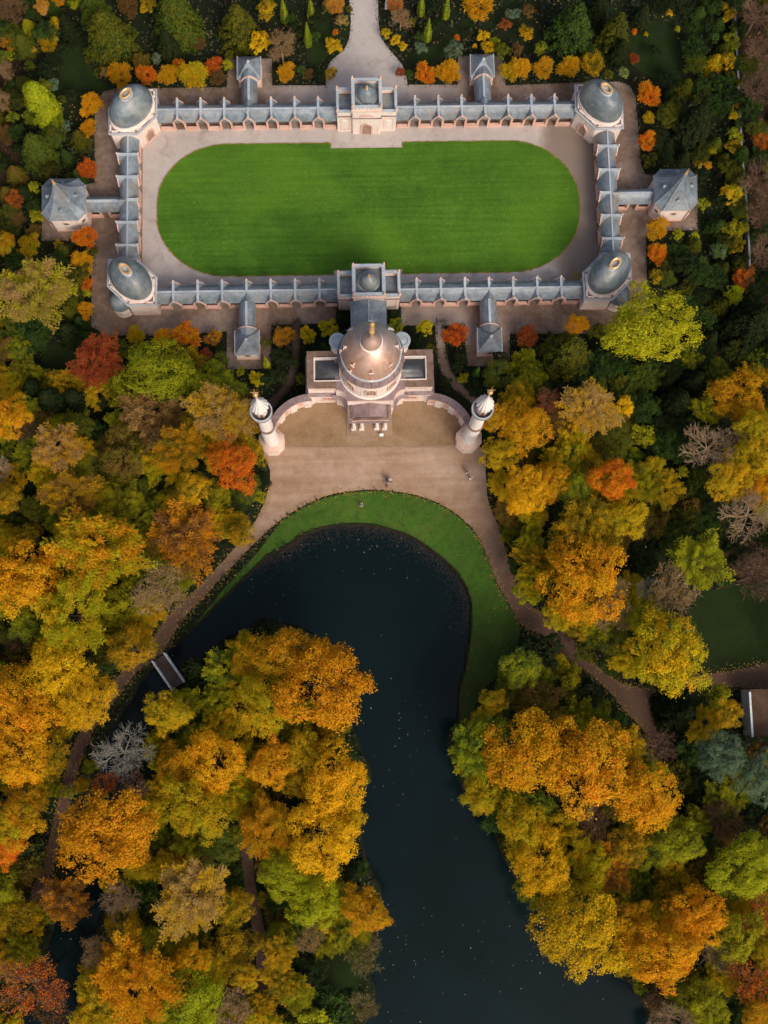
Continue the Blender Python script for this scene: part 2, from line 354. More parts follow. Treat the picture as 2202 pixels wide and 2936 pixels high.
class MB:
    def __init__(s): s.v = []; s.f = []
    def add(s, vs, fs):
        n = len(s.v); s.v += [tuple(map(float, p)) for p in vs]; s.f += [tuple(i + n for i in f) for f in fs]; return s
    def box(s, x0, x1, y0, y1, z0, z1):
        return s.prism([(x0, y0), (x1, y0), (x1, y1), (x0, y1)], z0, z1)
    def prism(s, poly, z0, z1, poly1=None):
        q = poly1 or poly; n = len(poly)
        vs = [(x, y, z0) for x, y in poly] + [(x, y, z1) for x, y in q]
        fs = [(i, (i + 1) % n, n + (i + 1) % n, n + i) for i in range(n)]
        return s.add(vs, fs + [tuple(range(n))[::-1], tuple(range(n, 2 * n))])
    def ring(s, outer, inner, z0, z1):
        """prism with a hole: outer and inner polygons of the same length"""
        n = len(outer)
        vs = [(x, y, z) for P in (outer, inner) for z in (z0, z1) for x, y in P]
        fs = []
        for i in range(n):
            j = (i + 1) % n
            fs += [(i, j, n + j, n + i), (2 * n + j, 2 * n + i, 3 * n + i, 3 * n + j), (n + i, n + j, 3 * n + j, 3 * n + i), (j, i, 2 * n + i, 2 * n + j)]
        return s.add(vs, fs)
    def lathe(s, cx, cy, prof, n=32, a=1.0, b=1.0, rot=0.0, t0=0.0, t1=2 * PI, rf=None):
        full = abs(t1 - t0 - 2 * PI) < 1e-6
        m = n if full else n + 1
        vs = []; c, sn = math.cos(rot), math.sin(rot)
        for r, z in prof:
            for k in range(m):
                t = t0 + (t1 - t0) * k / n
                rr = r * (rf(t, z) if rf else 1)
                x, y = rr * math.cos(t) * a, rr * math.sin(t) * b
                vs.append((cx + x * c - y * sn, cy + x * sn + y * c, z))
        fs = []
        for i in range(len(prof) - 1):
            for k in range(n):
                k2 = (k + 1) % m
                fs.append((i * m + k, i * m + k2, (i + 1) * m + k2, (i + 1) * m + k))
        return s.add(vs, fs)
    def strip(s, axis, c, s0, s1, prof, c1=None):
        """closed cross-section prof [(offset across, z)] swept along axis from s0 to s1"""
        n = len(prof); vs = []
        for t, cc in ((s0, c), (s1, c if c1 is None else c1)):
            for u, z in prof:
                vs.append((t, cc + u, z) if axis == 'x' else (cc + u, t, z))
        fs = [(i, (i + 1) % n, n + (i + 1) % n, n + i) for i in range(n)]
        return s.add(vs, fs + [tuple(range(n)), tuple(range(n, 2 * n))])
    def tube(s, pts, rad, n=6):
        vs = []; fs = []; P = [Vector(p) for p in pts]
        for i, p in enumerate(P):
            d = (P[min(i + 1, len(P) - 1)] - P[max(i - 1, 0)]).normalized()
            u = d.cross(Vector((0.31, 0.87, 0.38))).normalized(); w = d.cross(u)
            for k in range(n):
                t = 2 * PI * k / n
                vs.append(p + (u * math.cos(t) + w * math.sin(t)) * rad[i])
        for i in range(len(P) - 1):
            for k in range(n):
                k2 = (k + 1) % n
                fs.append((i * n + k, i * n + k2, (i + 1) * n + k2, (i + 1) * n + k))
        fs += [tuple(range(n)), tuple(range((len(P) - 1) * n, len(P) * n))]
        return s.add(vs, fs)
    def slab(s, pts, thick):
        """quad (or polygon) of 3-D points given a thickness along its normal"""
        P = [Vector(p) for p in pts]; nrm = (P[1] - P[0]).cross(P[2] - P[0]).normalized() * thick
        n = len(P)
        return s.add([*P, *[p - nrm for p in P]], [tuple(range(n)), tuple(range(2 * n - 1, n - 1, -1))] + [(i, (i + 1) % n, n + (i + 1) % n, n + i) for i in range(n)])
    def mesh(s, name, mat, angle=38):
        me = bpy.data.meshes.new(name); me.from_pydata(s.v, [], s.f)
        me.polygons.foreach_set('use_smooth', [True] * len(me.polygons))
        me.set_sharp_from_angle(angle=math.radians(angle))
        me.materials.append(M[mat]); me.update()
        return me
    def build(s, name, mat, parent=None, angle=38):
        return link(name, s.mesh(name, mat, angle), parent)

def link(name, me, parent=None, loc=None):
    o = bpy.data.objects.new(name, me); COL.objects.link(o)
    if parent is not None: o.parent = parent
    if loc is not None: o.location = loc
    return o

def ngon(cx, cy, r, n, rot=0.0):
    return [(cx + r * math.cos(rot + 2 * PI * k / n), cy + r * math.sin(rot + 2 * PI * k / n)) for k in range(n)]
def grow(poly, d, cx, cy):
    return [(cx + (x - cx) * (1 + d / math.hypot(x - cx, y - cy)), cy + (y - cy) * (1 + d / math.hypot(x - cx, y - cy))) for x, y in poly]
def rect(x0, x1, y0, y1): return [(x0, y0), (x1, y0), (x1, y1), (x0, y1)]
def PX(x, y, z=0.0):
    """photo pixel at which a point of the place is seen"""
    c = (x - CAMX) * EX + (y - CAMY) * EY + (CAMH - z) * _d
    return 1101.0 + CAMF * c[0] / c[2], 1468.0 + CAMF * c[1] / c[2]
def in_poly(X, Y, poly):
    r = np.zeros(X.shape, bool); j = len(poly) - 1
    for i in range(len(poly)):
        xi, yi = poly[i]; xj, yj = poly[j]
        c = ((yi > Y) != (yj > Y)) & (X < (xj - xi) * (Y - yi) / (yj - yi + 1e-12) + xi)
        r ^= c; j = i
    return r
# ------------------------------------------------------------------ the ground, water, paths and lawns
def smooth(pts, closed=True, k=4):
    P = [np.array(p, float) for p in pts]; n = len(P); out = []
    for i in range(n if closed else n - 1):
        a, b, c, d = (P[(i - 1) % n] if closed or i > 0 else P[i]), P[i], P[(i + 1) % n], (P[(i + 2) % n] if closed or i + 2 < n else P[min(i + 1, n - 1)])
        for j in range(k):
            t = j / k
            out.append(tuple(0.5 * ((2 * b) + (c - a) * t + (2 * a - 5 * b + 4 * c - d) * t * t + (3 * b - a - 3 * c + d) * t ** 3)))
    if not closed: out.append(tuple(P[-1]))
    return out
def px(pts, z=0.0): return [G(x, y, z) for x, y in pts]
def reg(ox, oy, pts, k=734 / 1659): return [(ox + x * k, oy + y * k) for x, y in pts]

def sheet(name, poly, z, mat, edge=0.0):
    """flat sheet of ground cover; edge > 0 gives it a real rim down to the ground"""
    tris = tessellate_polygon([[Vector((x, y, 0)) for x, y in poly]])
    n = len(poly)
    mb = MB(); mb.v = [(x, y, z) for x, y in poly]; mb.f = []
    A = sum(poly[i][0] * poly[(i + 1) % n][1] - poly[(i + 1) % n][0] * poly[i][1] for i in range(n))
    for t in tris:
        a, b, c = (poly[i] for i in t)
        cr = (b[0] - a[0]) * (c[1] - a[1]) - (c[0] - a[0]) * (b[1] - a[1])
        mb.f.append(tuple(t) if cr > 0 else tuple(t)[::-1])
    if edge:
        mb.v += [(x, y, z - edge) for x, y in poly]
        mb.f += [(i, n + i, n + (i + 1) % n, (i + 1) % n) for i in range(n)]
    return tag(mb.build(name, mat), kind='structure')

POND_PX = ([(734, 1624), (774, 1589), (808, 1570), (840, 1553), (853, 1540), (924, 1514), (999, 1503), (1070, 1505), (1119, 1518), (1172, 1536), (1221, 1567), (1274, 1607),
  (1322, 1660), (1347, 1717), (1351, 1770), (1347, 1837), (1331, 1925), (1316, 1978), (1314, 2058), (1288, 2105), (1297, 2180), (1340, 2277), (1411, 2365), (1446, 2454), (1484, 2520),
  (1540, 2600), (1620, 2690), (1720, 2770), (1790, 2805), (1835, 2850), (1866, 2936), (1885, 3060)] +
 [(1030, 3060), (1044, 2936), (1070, 2852), (1057, 2790), (1075, 2700), (1085, 2620), (1090, 2560), (1062, 2500), (1035, 2420), (1030, 2350), (1040, 2280), (1062, 2215), (1040, 2166), (1022, 2120), (1000, 2060), (990, 1960),
  (960, 1870), (905, 1828), (860, 1803), (827, 1790), (756, 1784), (700, 1805), (655, 1828), (606, 1863), (560, 1905), (530, 1945), (500, 1985), (455, 2030), (425, 2100), (402, 2200), (385, 2300), (365, 2420), (330, 2530), (285, 2640), (250, 2740), (210, 2936), (195, 3060)] +
 [(50, 3060), (60, 2936), (110, 2790), (140, 2690), (190, 2560), (235, 2400), (262, 2260), (288, 2160), (327, 2067), (367, 2014), (398, 1956), (425, 1921), (455, 1886), (509, 1841), (553, 1801), (597, 1757), (650, 1704)])
POND = smooth(px(POND_PX), True, 3)
rr = random.Random(3)
POND = [(x + rr.uniform(-.16, .16), y + rr.uniform(-.16, .16)) for x, y in POND]
def ground_sheet():
    outer = [(-900, -900), (900, -900), (900, 900), (-900, 900)]
    allp = outer + POND
    tris = tessellate_polygon([[Vector((x, y, 0)) for x, y in outer], [Vector((x, y, 0)) for x, y in POND]])
    mb = MB(); mb.v = [(x, y, 0.0) for x, y in allp]
    for t in tris:
        a, b, c = (allp[i] for i in t)
        cr = (b[0] - a[0]) * (c[1] - a[1]) - (c[0] - a[0]) * (b[1] - a[1])
        if abs(cr) > 1e-9: mb.f.append(tuple(t) if cr > 0 else tuple(t)[::-1])
    return tag(mb.build('ground', 'ground'), kind='structure')
ground_sheet()
mb = MB(); n = len(POND)
inn = []
for i in range(n):
    a = np.array(POND[i - 1]); c = np.array(POND[(i + 1) % n]); t = c - a; t /= np.linalg.norm(t) + 1e-9
    inn.append(tuple(np.array(POND[i]) + np.array((t[1], -t[0])) * 0.5))
mb.v = [(x, y, 0.0) for x, y in POND] + [(x, y, -0.9) for x, y in inn]
mb.f = [(i, (i + 1) % n, n + (i + 1) % n, n + i) for i in range(n)]
tag(mb.build('pond_bank', 'mud'), kind='structure')
xs = [p[0] for p in POND]; ys = [p[1] for p in POND]
mb = MB(); mb.v = [(min(xs) - 3, min(ys) - 3, -0.45), (max(xs) + 3, min(ys) - 3, -0.45), (max(xs) + 3, max(ys) + 3, -0.45), (min(xs) - 3, max(ys) + 3, -0.45)]; mb.f = [(0, 1, 2, 3)]
tag(mb.build('water', 'water'), kind='structure')

OUTER_PX = [(1006, -60), (1006, 60), (1001, 110), (985, 145), (951, 172), (936, 200), (936, 245), (780, 245), (780, 168), (655, 168), (650, 250), (330, 254), (300, 262), (280, 285), (271, 330), (271, 525), (125, 540),
  (118, 690), (264, 690), (261, 935), (300, 962), (500, 962), (650, 950), (650, 1058), (778, 1058), (778, 933), (964, 925), (964, 875), (1150, 875), (1150, 933), (1330, 933), (1340, 1050), (1462, 1050),
  (1462, 957), (1735, 957), (1800, 930), (1857, 900), (1852, 680), (1870, 662), (2000, 660), (2000, 500), (1850, 500), (1838, 470), (1836, 440), (1828, 350), (1822, 275), (1805, 245), (1775, 234), (1640, 237),
  (1450, 245), (1440, 160), (1313, 160), (1313, 243), (1168, 243), (1160, 205), (1150, 181), (1123, 150), (1097, 115), (1086, 75), (1084, 0), (1084, -60)]
OUTER = px(OUTER_PX)
sheet('gravel_walk', OUTER, 0.012, 'outergravel')
COURT = rect(-34.3, 34.3, -13.3, 12.9)
sheet('gravel_court', COURT, 0.020, 'court')
APPROACH = smooth(px([(1006, -60), (1006, 60), (1001, 110), (985, 145), (951, 172), (936, 205), (935, 245), (960, 300), (1050, 300), (1140, 300), (1168, 243), (1160, 205), (1150, 181), (1123, 150), (1097, 115), (1086, 75), (1084, 0), (1084, -60)]), True, 2)
sheet('approach_path', APPROACH, 0.024, 'court')

def lawn_outline():
    x0, x1, y0, y1 = -32.1, 31.95, -10.45, 10.45
    R = 10.45; pts = []
    cx0, cx1 = x0 + 10.6, x1 - 10.6
    def rnd(p): return (p[0] + rr.uniform(-.05, .05), p[1] + rr.uniform(-.05, .05))
    for k in range(49):
        t = PI / 2 + PI * k / 48; s = 1 + 0.035 * abs(math.sin(2 * t))
        pts.append(rnd((cx0 + 10.6 * math.cos(t) * s, R * math.sin(t) * (1 + 0.0 * s))))
    for k in range(1, 20): pts.append(rnd((cx0 + (-5.9 - cx0) * k / 20, -R)))
    pts += [(-5.6, -R), (-5.6, -9.75), (4.75, -9.75), (4.75, -R)]
    for k in range(1, 20): pts.append(rnd((4.75 + (cx1 - 4.75) * k / 20, -R)))
    for k in range(49):
        t = -PI / 2 + PI * k / 48; s = 1 + 0.035 * abs(math.sin(2 * t))
        pts.append(rnd((cx1 + 10.6 * math.cos(t) * s, R * math.sin(t))))
    for k in range(1, 20): pts.append(rnd((cx1 + (5.2 - cx1) * k / 20, R)))
    pts += [(5.2, R), (5.2, 9.55), (-5.75, 9.55), (-5.75, R)]
    for k in range(1, 20): pts.append(rnd((-5.75 + (cx0 + 5.75) * k / 20, R)))
    return pts
LAWN = lawn_outline()
sheet('lawn', LAWN, 0.075, 'lawn', edge=0.07)

def bed(name, pts, sm=0):
    P = px(pts); P = smooth(P, True, sm) if sm else P
    sheet(name, P, 0.05, 'bed', edge=0.045); return P
# garden walk either side of the mosque
WALK_L = smooth(px([(838, 925), (836, 986), (833, 1039), (818, 1092), (790, 1130), (745, 1165), (770, 1195), (800, 1150), (829, 1119), (851, 1075), (858, 1004), (862, 925)]), True, 3)
WALK_R = smooth(px([(1249, 925), (1252, 1000), (1258, 1046), (1272, 1082), (1300, 1115), (1345, 1150), (1370, 1190), (1395, 1165), (1340, 1118), (1318, 1092), (1296, 1065), (1283, 1020), (1272, 960), (1272, 925)]), True, 3)
sheet('garden_walk', WALK_L, 0.016, 'parkpath'); sheet('garden_walk', WALK_R, 0.016, 'outergravel')

YARD = smooth(px([(790, 1282), (770, 1240), (800, 1190), (850, 1150), (930, 1135), (1060, 1130), (1200, 1130), (1290, 1160), (1340, 1215), (1335, 1282), (1200, 1281), (1000, 1283)]), True, 3)
sheet('yard', YARD, 0.016, 'yard')
PLAZA = smooth(px([(760, 1284), (900, 1284), (1060, 1282), (1200, 1281), (1375, 1280), (1392, 1350), (1400, 1438), (1425, 1500), (1445, 1562), (1470, 1640), (1500, 1715), (1560, 1765), (1650, 1840), (1735, 1930), (1804, 1965), (1857, 1970), (1946, 1945), (2087, 1925), (2240, 1900),
  (2240, 1972), (2043, 1967), (1910, 1975), (1862, 2000), (1870, 2050), (1905, 2110), (1930, 2160), (1890, 2170), (1848, 2098), (1795, 2040), (1742, 1978), (1680, 1925), (1614, 1881), (1556, 1828), (1495, 1792), (1464, 1739), (1424, 1669), (1398, 1598), (1362, 1527), (1309, 1474), (1234, 1432), (1145, 1410),
  (1070, 1404), (1013, 1407), (924, 1425), (814, 1483), (734, 1554), (650, 1640), (590, 1705), (520, 1780), (474, 1860), (440, 1895), (395, 1925), (345, 1990), (290, 2060), (245, 2150), (215, 2250), (180, 2380), (155, 2480), (120, 2570), (85, 2580), (120, 2480), (150, 2370), (178, 2250), (210, 2140), (262, 2040), (320, 1955), (395, 1890), (430, 1850),
  (470, 1780), (540, 1710), (620, 1630), (690, 1550), (735, 1490), (765, 1420), (775, 1350)]), True, 3)
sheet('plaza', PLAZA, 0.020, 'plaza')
ISLP = smooth(px([(690, 2410), (718, 2410), (730, 2520), (745, 2600), (768, 2720), (770, 2830), (740, 2830), (732, 2720), (712, 2600), (696, 2500)]), True, 3)
sheet('island_path', ISLP, 0.016, 'parkpath')
CRES = smooth(px([(560, 1790), (640, 1690), (734, 1588), (814, 1492), (924, 1431), (1013, 1411), (1070, 1408), (1145, 1413), (1234, 1436), (1309, 1478), (1362, 1531), (1398, 1602), (1424, 1673), (1464, 1745), (1490, 1795), (1480, 1860), (1430, 1930), (1380, 1990), (1345, 2060), (1318, 2058)]
  + [(1319, 1978), (1335, 1925), (1351, 1837), (1355, 1770), (1351, 1717), (1326, 1658), (1277, 1604), (1223, 1563), (1172, 1532), (1119, 1514), (1070, 1501), (999, 1499), (924, 1509), (851, 1535), (838, 1549), (772, 1585), (734, 1618), (650, 1700), (597, 1753), (575, 1778)]), True, 3)
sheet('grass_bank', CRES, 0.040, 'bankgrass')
MEADOW = smooth(px([(1990, 1720), (2060, 1690), (2240, 1680), (2240, 1895), (2087, 1918), (1990, 1925), (1960, 1850)]), True, 3)
sheet('meadow', MEADOW, 0.010, 'shadegrass')
for q_ in ([(2125, -60), (2135, 300), (2150, 600), (2165, 800), (2190, 1000), (2300, 1000), (2300, -60)], [(-60, -60), (40, -60), (75, 60), (60, 180), (40, 330), (50, 480), (-60, 520)], [(2040, 1590), (2110, 1560), (2300, 1560), (2300, 1700), (2120, 1712), (2060, 1680)]):
    sheet('leaf_floor', smooth(px(q_), True, 3), 0.006, 'litterfloor')
GRASSES = [smooth(px(p), True, 3) for p in (
  [(160, 140), (230, 120), (260, 190), (310, 250), (300, 255), (240, 300), (190, 250)],
  [(1800, 90), (1920, 60), (1950, 150), (1960, 210), (1900, 230), (1830, 200), (1790, 150)],
  [(900, 60), (960, 90), (940, 160), (890, 200), (880, 140)],
  [(1170, 160), (1260, 120), (1350, 40), (1370, 60), (1290, 150), (1220, 200)],
  [(120, 1010), (220, 980), (240, 1080), (150, 1100)],
  [(910, 2720), (1010, 2690), (1040, 2800), (960, 2900), (890, 2850)])]
for g_ in GRASSES: sheet('grass_clearing', g_, 0.008, 'shadegrass')

# kerb line across the forecourt, broken into stones
a_ = G(812, 1284); b_ = G(1312, 1281); N_ = 26
kb = []
for i in range(N_):
    t0, t1 = i / N_, (i + 1) / N_ - 0.0015
    q = MB(); y_ = a_[1] + (b_[1] - a_[1]) * (t0 + t1) / 2
    q.box(a_[0] + (b_[0] - a_[0]) * t0, a_[0] + (b_[0] - a_[0]) * t1, y_ - .11, y_ + .11, -.05, 0.05 + rr.uniform(-.008, .008))
    kb.append(q)
kt = thing('kerb', 'low line of kerb stones crossing the forecourt from minaret to minaret', 'kerb', (0, 0, 0))
for q in kb: q.build('kerb_stone', 'slab', kt)
# ------------------------------------------------------------------ cloister galleries
RP = [(-1.42, 3.0), (-1.05, 3.68), (-0.55, 4.25), (0.0, 4.5), (0.55, 4.25), (1.05, 3.68), (1.42, 3.0), (1.22, 2.86), (-1.22, 2.86)]
GP = [(-0.86, 2.98), (-0.68, 3.62), (-0.33, 4.16), (0.0, 4.42), (0.33, 4.16), (0.68, 3.62), (0.86, 2.98)]

def ogee_trim(axis, c, at, thick=0.16):
    """pointed arch band that closes the front of a cross gable"""
    mb = MB(); w = 0.17
    P = [(-0.90, 2.78), (-0.74, 3.60), (-0.36, 4.12), (0.0, 4.50), (0.36, 4.12), (0.74, 3.60), (0.90, 2.78)]
    Q = [(-0.70, 2.78), (-0.58, 3.48), (-0.28, 3.92), (0.0, 4.20), (0.28, 3.92), (0.58, 3.48), (0.70, 2.78)]
    n = len(P); vs = []
    for t in (at - thick / 2, at + thick / 2):
        for L in (P, Q):
            for u, z in L: vs.append((c + u, t, z) if axis == 'y' else (t, c + u, z))
    fs = []
    for i in range(n - 1):
        fs += [(i, i + 1, n + i + 1, n + i), (2 * n + i + 1, 2 * n + i, 3 * n + i, 3 * n + i + 1), (i + 1, i, 2 * n + i, 2 * n + i + 1), (n + i, n + i + 1, 3 * n + i + 1, 3 * n + i)]
    return mb.add(vs, fs)

def finial(x, y, z, s=1.0, mat='palestone', n=8):
    mb = MB(); return mb.lathe(x, y, [(0.0, z - .1 * s), (0.13 * s, z - .1 * s), (0.10 * s, z + .1 * s), (0.17 * s, z + .22 * s), (0.15 * s, z + .34 * s), (0.05 * s, z + .44 * s), (0.0, z + .62 * s)], n)

CACHE = {}
def shared(key, maker):
    if key not in CACHE: CACHE[key] = maker()
    return CACHE[key]

def gallery(name, label, axis, c, s0, s1, gables, arms=()):
    """arcaded walk with a slate roof, a lead ridge cap and a cross gable over every doorway"""
    R = thing(name, label, 'gallery', (0, 0, 0), 0, 'arcaded gallery wings round the court')
    MB().strip(axis, c, s0, s1, RP).build('roof', 'slate', R)
    cap = MB().strip(axis, c, s0, s1, [(-.13, 4.40), (-.10, 4.56), (.10, 4.56), (.13, 4.40)])
    cap.build('ridge_cap', 'lead', R)
    def P(s, u, z=0): return (s, c + u, z) if axis == 'x' else (c + u, s, z)
    other = 'y' if axis == 'x' else 'x'
    for g in gables:
        lo, hi = (-1.52, 1.52)
        arm_lo, arm_hi = (g in arms and arms[g] < 0), (g in arms and arms[g] > 0)
        o = MB().strip(other, g, c + lo + .06, c + hi - .06, GP).build('cross_gable', 'slate', R)
        MB().strip(other, g, c + (-.15 if arm_lo else lo - .12), c + (.15 if arm_hi else hi + .12), [(-.19, 4.36), (-.17, 4.60), (.17, 4.60), (.19, 4.36)]).build('ridge_cap', 'lead', o)
        for sgn, skip in ((-1, arm_lo), (1, arm_hi)):
            if skip: continue
            ogee_trim(other, g, c + sgn * 1.50).build('gable_trim', 'stone', o)
            q = P(g, sgn * 1.56)
            link('finial', shared('fin', lambda: finial(0, 0, 0).mesh('finial', 'palestone')), o, (q[0], q[1], 4.60))
    def pil(s, u):
        me = shared('pillar', lambda: MB().box(-.19, .19, -.19, .19, 0, .22).box(-.15, .15, -.15, .15, .2, 2.62).box(-.20, .20, -.20, .20, 2.6, 2.84).mesh('pillar', 'stone'))
        q = P(s, u); link('pillar', me, R, (q[0], q[1], 0))
    edges = sorted(gables)
    for u in (-1.10, 1.10):
        sgn = -1 if u < 0 else 1
        for g in edges:
            if g in arms and arms[g] * sgn > 0: continue
            pil(g - .80, u); pil(g + .80, u)
        bounds = [s0 + .2] + [b for g in edges for b in (g - .98, g + .98)] + [s1 - .2]
        for i in range(0, len(bounds), 2):
            a, b = bounds[i], bounds[i + 1]
            if b - a < .3: continue
            st = 'x' if axis == 'x' else 'y'
            MB().strip(st, c + u, a, b, [(-.16, 0), (-.16, .62), (-.21, .62), (-.21, .74), (.21, .74), (.21, .62), (.16, .62), (.16, 0)]).build('sill_wall', 'stone', R)
    # lintel beam on the pillars
    for u in (-1.10, 1.10):
        for i in range(0, len(bounds), 2):
            a, b = bounds[i], bounds[i + 1]
            if b - a < .3: continue
            MB().strip(axis, c + u, a, b, [(-.14, 2.70), (-.14, 2.95), (.14, 2.95), (.14, 2.70)]).build('lintel', 'palestone', R)
    return R

NG_L = [-7.46 - 3.5 * k for k in range(7)]; NG_R = [7.06 + 3.5 * k for k in range(7)]
SG_L = [-7.70 - 3.55 * k for k in range(7)]; SG_R = [6.55 + 3.55 * k for k in range(7)]
WG = [7.0, 3.5, -0.02, -3.52, -7.03]; EG = [7.4, 3.65, 0.1, -3.45, -7.03]
gallery('gallery_wing', 'long slate-roofed arcade left of the upper gatehouse, nearest the top left dome', 'x', 13.95, -31.6, -4.62, NG_L, {NG_L[3]: 1})
gallery('gallery_wing', 'long slate-roofed arcade right of the upper gatehouse, leading to the top right dome', 'x', 13.95, 4.22, 31.2, NG_R, {NG_R[3]: 1})
gallery('gallery_wing', 'long slate-roofed arcade left of the lower gatehouse, along the bottom edge of the lawn', 'x', -14.2, -31.6, -4.95, SG_L, {SG_L[3]: -1})
gallery('gallery_wing', 'long slate-roofed arcade right of the lower gatehouse, along the bottom edge of the lawn', 'x', -14.35, 3.97, 31.2, SG_R, {SG_R[3]: -1})
gallery('gallery_wing', 'short slate-roofed arcade running down the left end of the oval lawn', 'y', -35.75, -9.7, 9.95, WG, {WG[2]: -1})
gallery('gallery_wing', 'short slate-roofed arcade running down the right end of the oval lawn', 'y', 35.8, -9.7, 9.9, EG, {EG[2]: 1})

# ------------------------------------------------------------------ arms to the small pavilions
AP = [(-1.22, 2.62), (-.95, 3.25), (-.5, 3.80), (0, 4.02), (.5, 3.80), (.95, 3.25), (1.22, 2.62), (1.05, 2.5), (-1.05, 2.5)]
def arm(label, axis, c, s0, s1, open_side=None):
    R = thing('connecting_passage', label, 'passage', (0, 0, 0), 0, 'roofed passages from the galleries to the small pavilions')
    MB().strip(axis, c, s0, s1, AP).build('roof', 'slate', R)
    MB().strip(axis, c, s0, s1, [(-.2, 3.92), (-.17, 4.10), (.17, 4.10), (.2, 3.92)]).build('ridge_cap', 'lead', R)
    for u in (-.92, .92):
        if open_side is None:
            MB().strip(axis, c + u, s0, s1, [(-.12, 0), (-.12, 2.56), (.12, 2.56), (.12, 0)]).build('wall', 'stone', R)
        else:
            L = s1 - s0
            for a, b in ((s0, s0 + .35 * L), (s0 + .62 * L, s1)):
                MB().strip(axis, c + u, a, b, [(-.16, 0), (-.16, .7), (.16, .7), (.16, 0)]).build('sill_wall', 'stone', R)
            for t in (s0 + .03 * L, s0 + .35 * L, s0 + .62 * L, s0 + .97 * L):
                q = MB()
                x, y = (t, c + u) if axis == 'x' else (c + u, t)
                q.box(x - .15, x + .15, y - .15, y + .15, 0, 2.56).build('pillar', 'stone', R)
    return R
arm('slate-roofed passage joining the left gallery to the left octagonal pavilion', 'x', 0.02, -41.9, -37.1, True)
arm('slate-roofed passage joining the right gallery to the right octagonal pavilion', 'x', 0.15, 37.2, 42.4, True)
arm('slate-roofed passage reaching up from the upper left gallery', 'y', NG_L[3] + .12, 15.3, 20.6)
arm('slate-roofed passage reaching up from the upper right gallery', 'y', NG_R[3], 15.3, 20.6)
arm('slate-roofed passage reaching down from the lower left gallery', 'y', SG_L[3] - .1, -20.6, -15.6)
arm('slate-roofed passage reaching down from the lower right gallery', 'y', SG_R[3], -20.7, -15.7)

# ------------------------------------------------------------------ octagonal pavilions
def oct_pavilion(label, cx, cy, side):
    R = thing('octagonal_pavilion', label, 'pavilion', (cx, cy, 0), 0, 'octagonal pavilions at the ends of the court')
    def octo(h, ch): return [(-h + ch, -h), (h - ch, -h), (h, -h + ch), (h, h - ch), (h - ch, h), (-h + ch, h), (-h, h - ch), (-h, -h + ch)]
    W = octo(3.02, 1.0); E_ = octo(3.22, 1.08)
    MB().prism(W, 0, 4.7).build('wall', 'plaster', R)
    MB().ring(octo(3.10, 1.02), octo(3.0, 1.0), 0, .35).build('plinth', 'stone', R)
    lv = [(1.0, 4.62), (1.0, 4.74), (.80, 5.35), (.60, 6.15), (.40, 7.2), (.22, 8.6), (.10, 9.9), (.055, 10.5)]
    vs = []; fs = []
    for k, z in lv: vs += [(x * k, y * k, z) for x, y in E_]
    for i in range(len(lv) - 1):
        for k in range(8): fs.append((i * 8 + k, i * 8 + (k + 1) % 8, (i + 1) * 8 + (k + 1) % 8, (i + 1) * 8 + k))
    fs += [tuple(range(8))[::-1], tuple(range((len(lv) - 1) * 8, len(lv) * 8))]
    MB().add(vs, fs).build('roof', 'slate', R, 12)
    q = MB()
    for k in range(8):
        pts = [(E_[k][0] * s * 1.005, E_[k][1] * s * 1.005, z + .03) for s, z in lv]; q.tube(pts, [.07] * len(pts), 5)
    q.build('hip_cap', 'slate', R)
    f = MB().lathe(0, 0, [(.0, 10.3), (.2, 10.4), (.24, 10.6), (.1, 10.8), (.12, 11.1), (.2, 11.25), (.1, 11.4), (.07, 11.7), (.05, 12.2), (0, 12.4)], 10)
    f.build('finial', 'gold', R)
    for ang in (0, PI / 2, PI, -PI / 2):
        dm = thing_part('dormer', R, (1.52 * math.cos(ang), 1.52 * math.sin(ang), 6.08), ang)
        MB().strip('x', 0, -.1, .72, [(-.34, -.35), (-.34, .12), (0, .42), (.34, .12), (.34, -.35)]).build('dormer_roof', 'slate', dm)
        MB().box(.70, .76, -.22, .22, -.25, .12).build('dormer_front', 'lead', dm)
    for ang, h, wd in ((-PI / 2, 3.05, .42), (-PI / 4 if side < 0 else -3 * PI / 4, 3.05, .34), (-3 * PI / 4 if side < 0 else -PI / 4, 3.05, .34)):
        d = 3.03 if abs(ang + PI / 2) < .01 else 3.57
        w = thing_part('window', R, (d * math.cos(ang), d * math.sin(ang), 2.9), ang)
        q = MB(); P = [(wd * math.cos(t), .32 * math.sin(t)) for t in np.linspace(0, 2 * PI, 17)[:-1]]
        q.add([(0.012, u, z) for u, z in P], [tuple(range(16))]); q.build('pane', 'void', w)
        o_ = [(u * 1.25, z * 1.25) for u, z in P]
        q = MB(); vs = [(.05, u, z) for u, z in P] + [(.05, u, z) for u, z in o_] + [(-.03, u, z) for u, z in o_]
        q.add(vs, [(i, (i + 1) % 16, 16 + (i + 1) % 16, 16 + i) for i in range(16)] + [(16 + i, 16 + (i + 1) % 16, 32 + (i + 1) % 16, 32 + i) for i in range(16)]); q.build('window_frame', 'palestone', w)
    MB().tube([(-side * 0 + (-2.02 if side < 0 else 2.02), -3.06, 4.6), ((-2.02 if side < 0 else 2.02), -3.06, 0.0)], [.06, .06], 6).build('downpipe', 'darkmetal', R)
    return R
def thing_part(name, parent, loc, rz=0.0):
    o = bpy.data.objects.new(name, None); COL.objects.link(o); o.parent = parent; o.location = loc; o.rotation_euler = (0, 0, rz); o.empty_display_size = .3
    return o
oct_pavilion('pink octagonal pavilion with pointed slate roof at the left end', -45.0, 0.0, -1)
oct_pavilion('pink octagonal pavilion with pointed slate roof at the right end', 45.5, 0.3, 1)

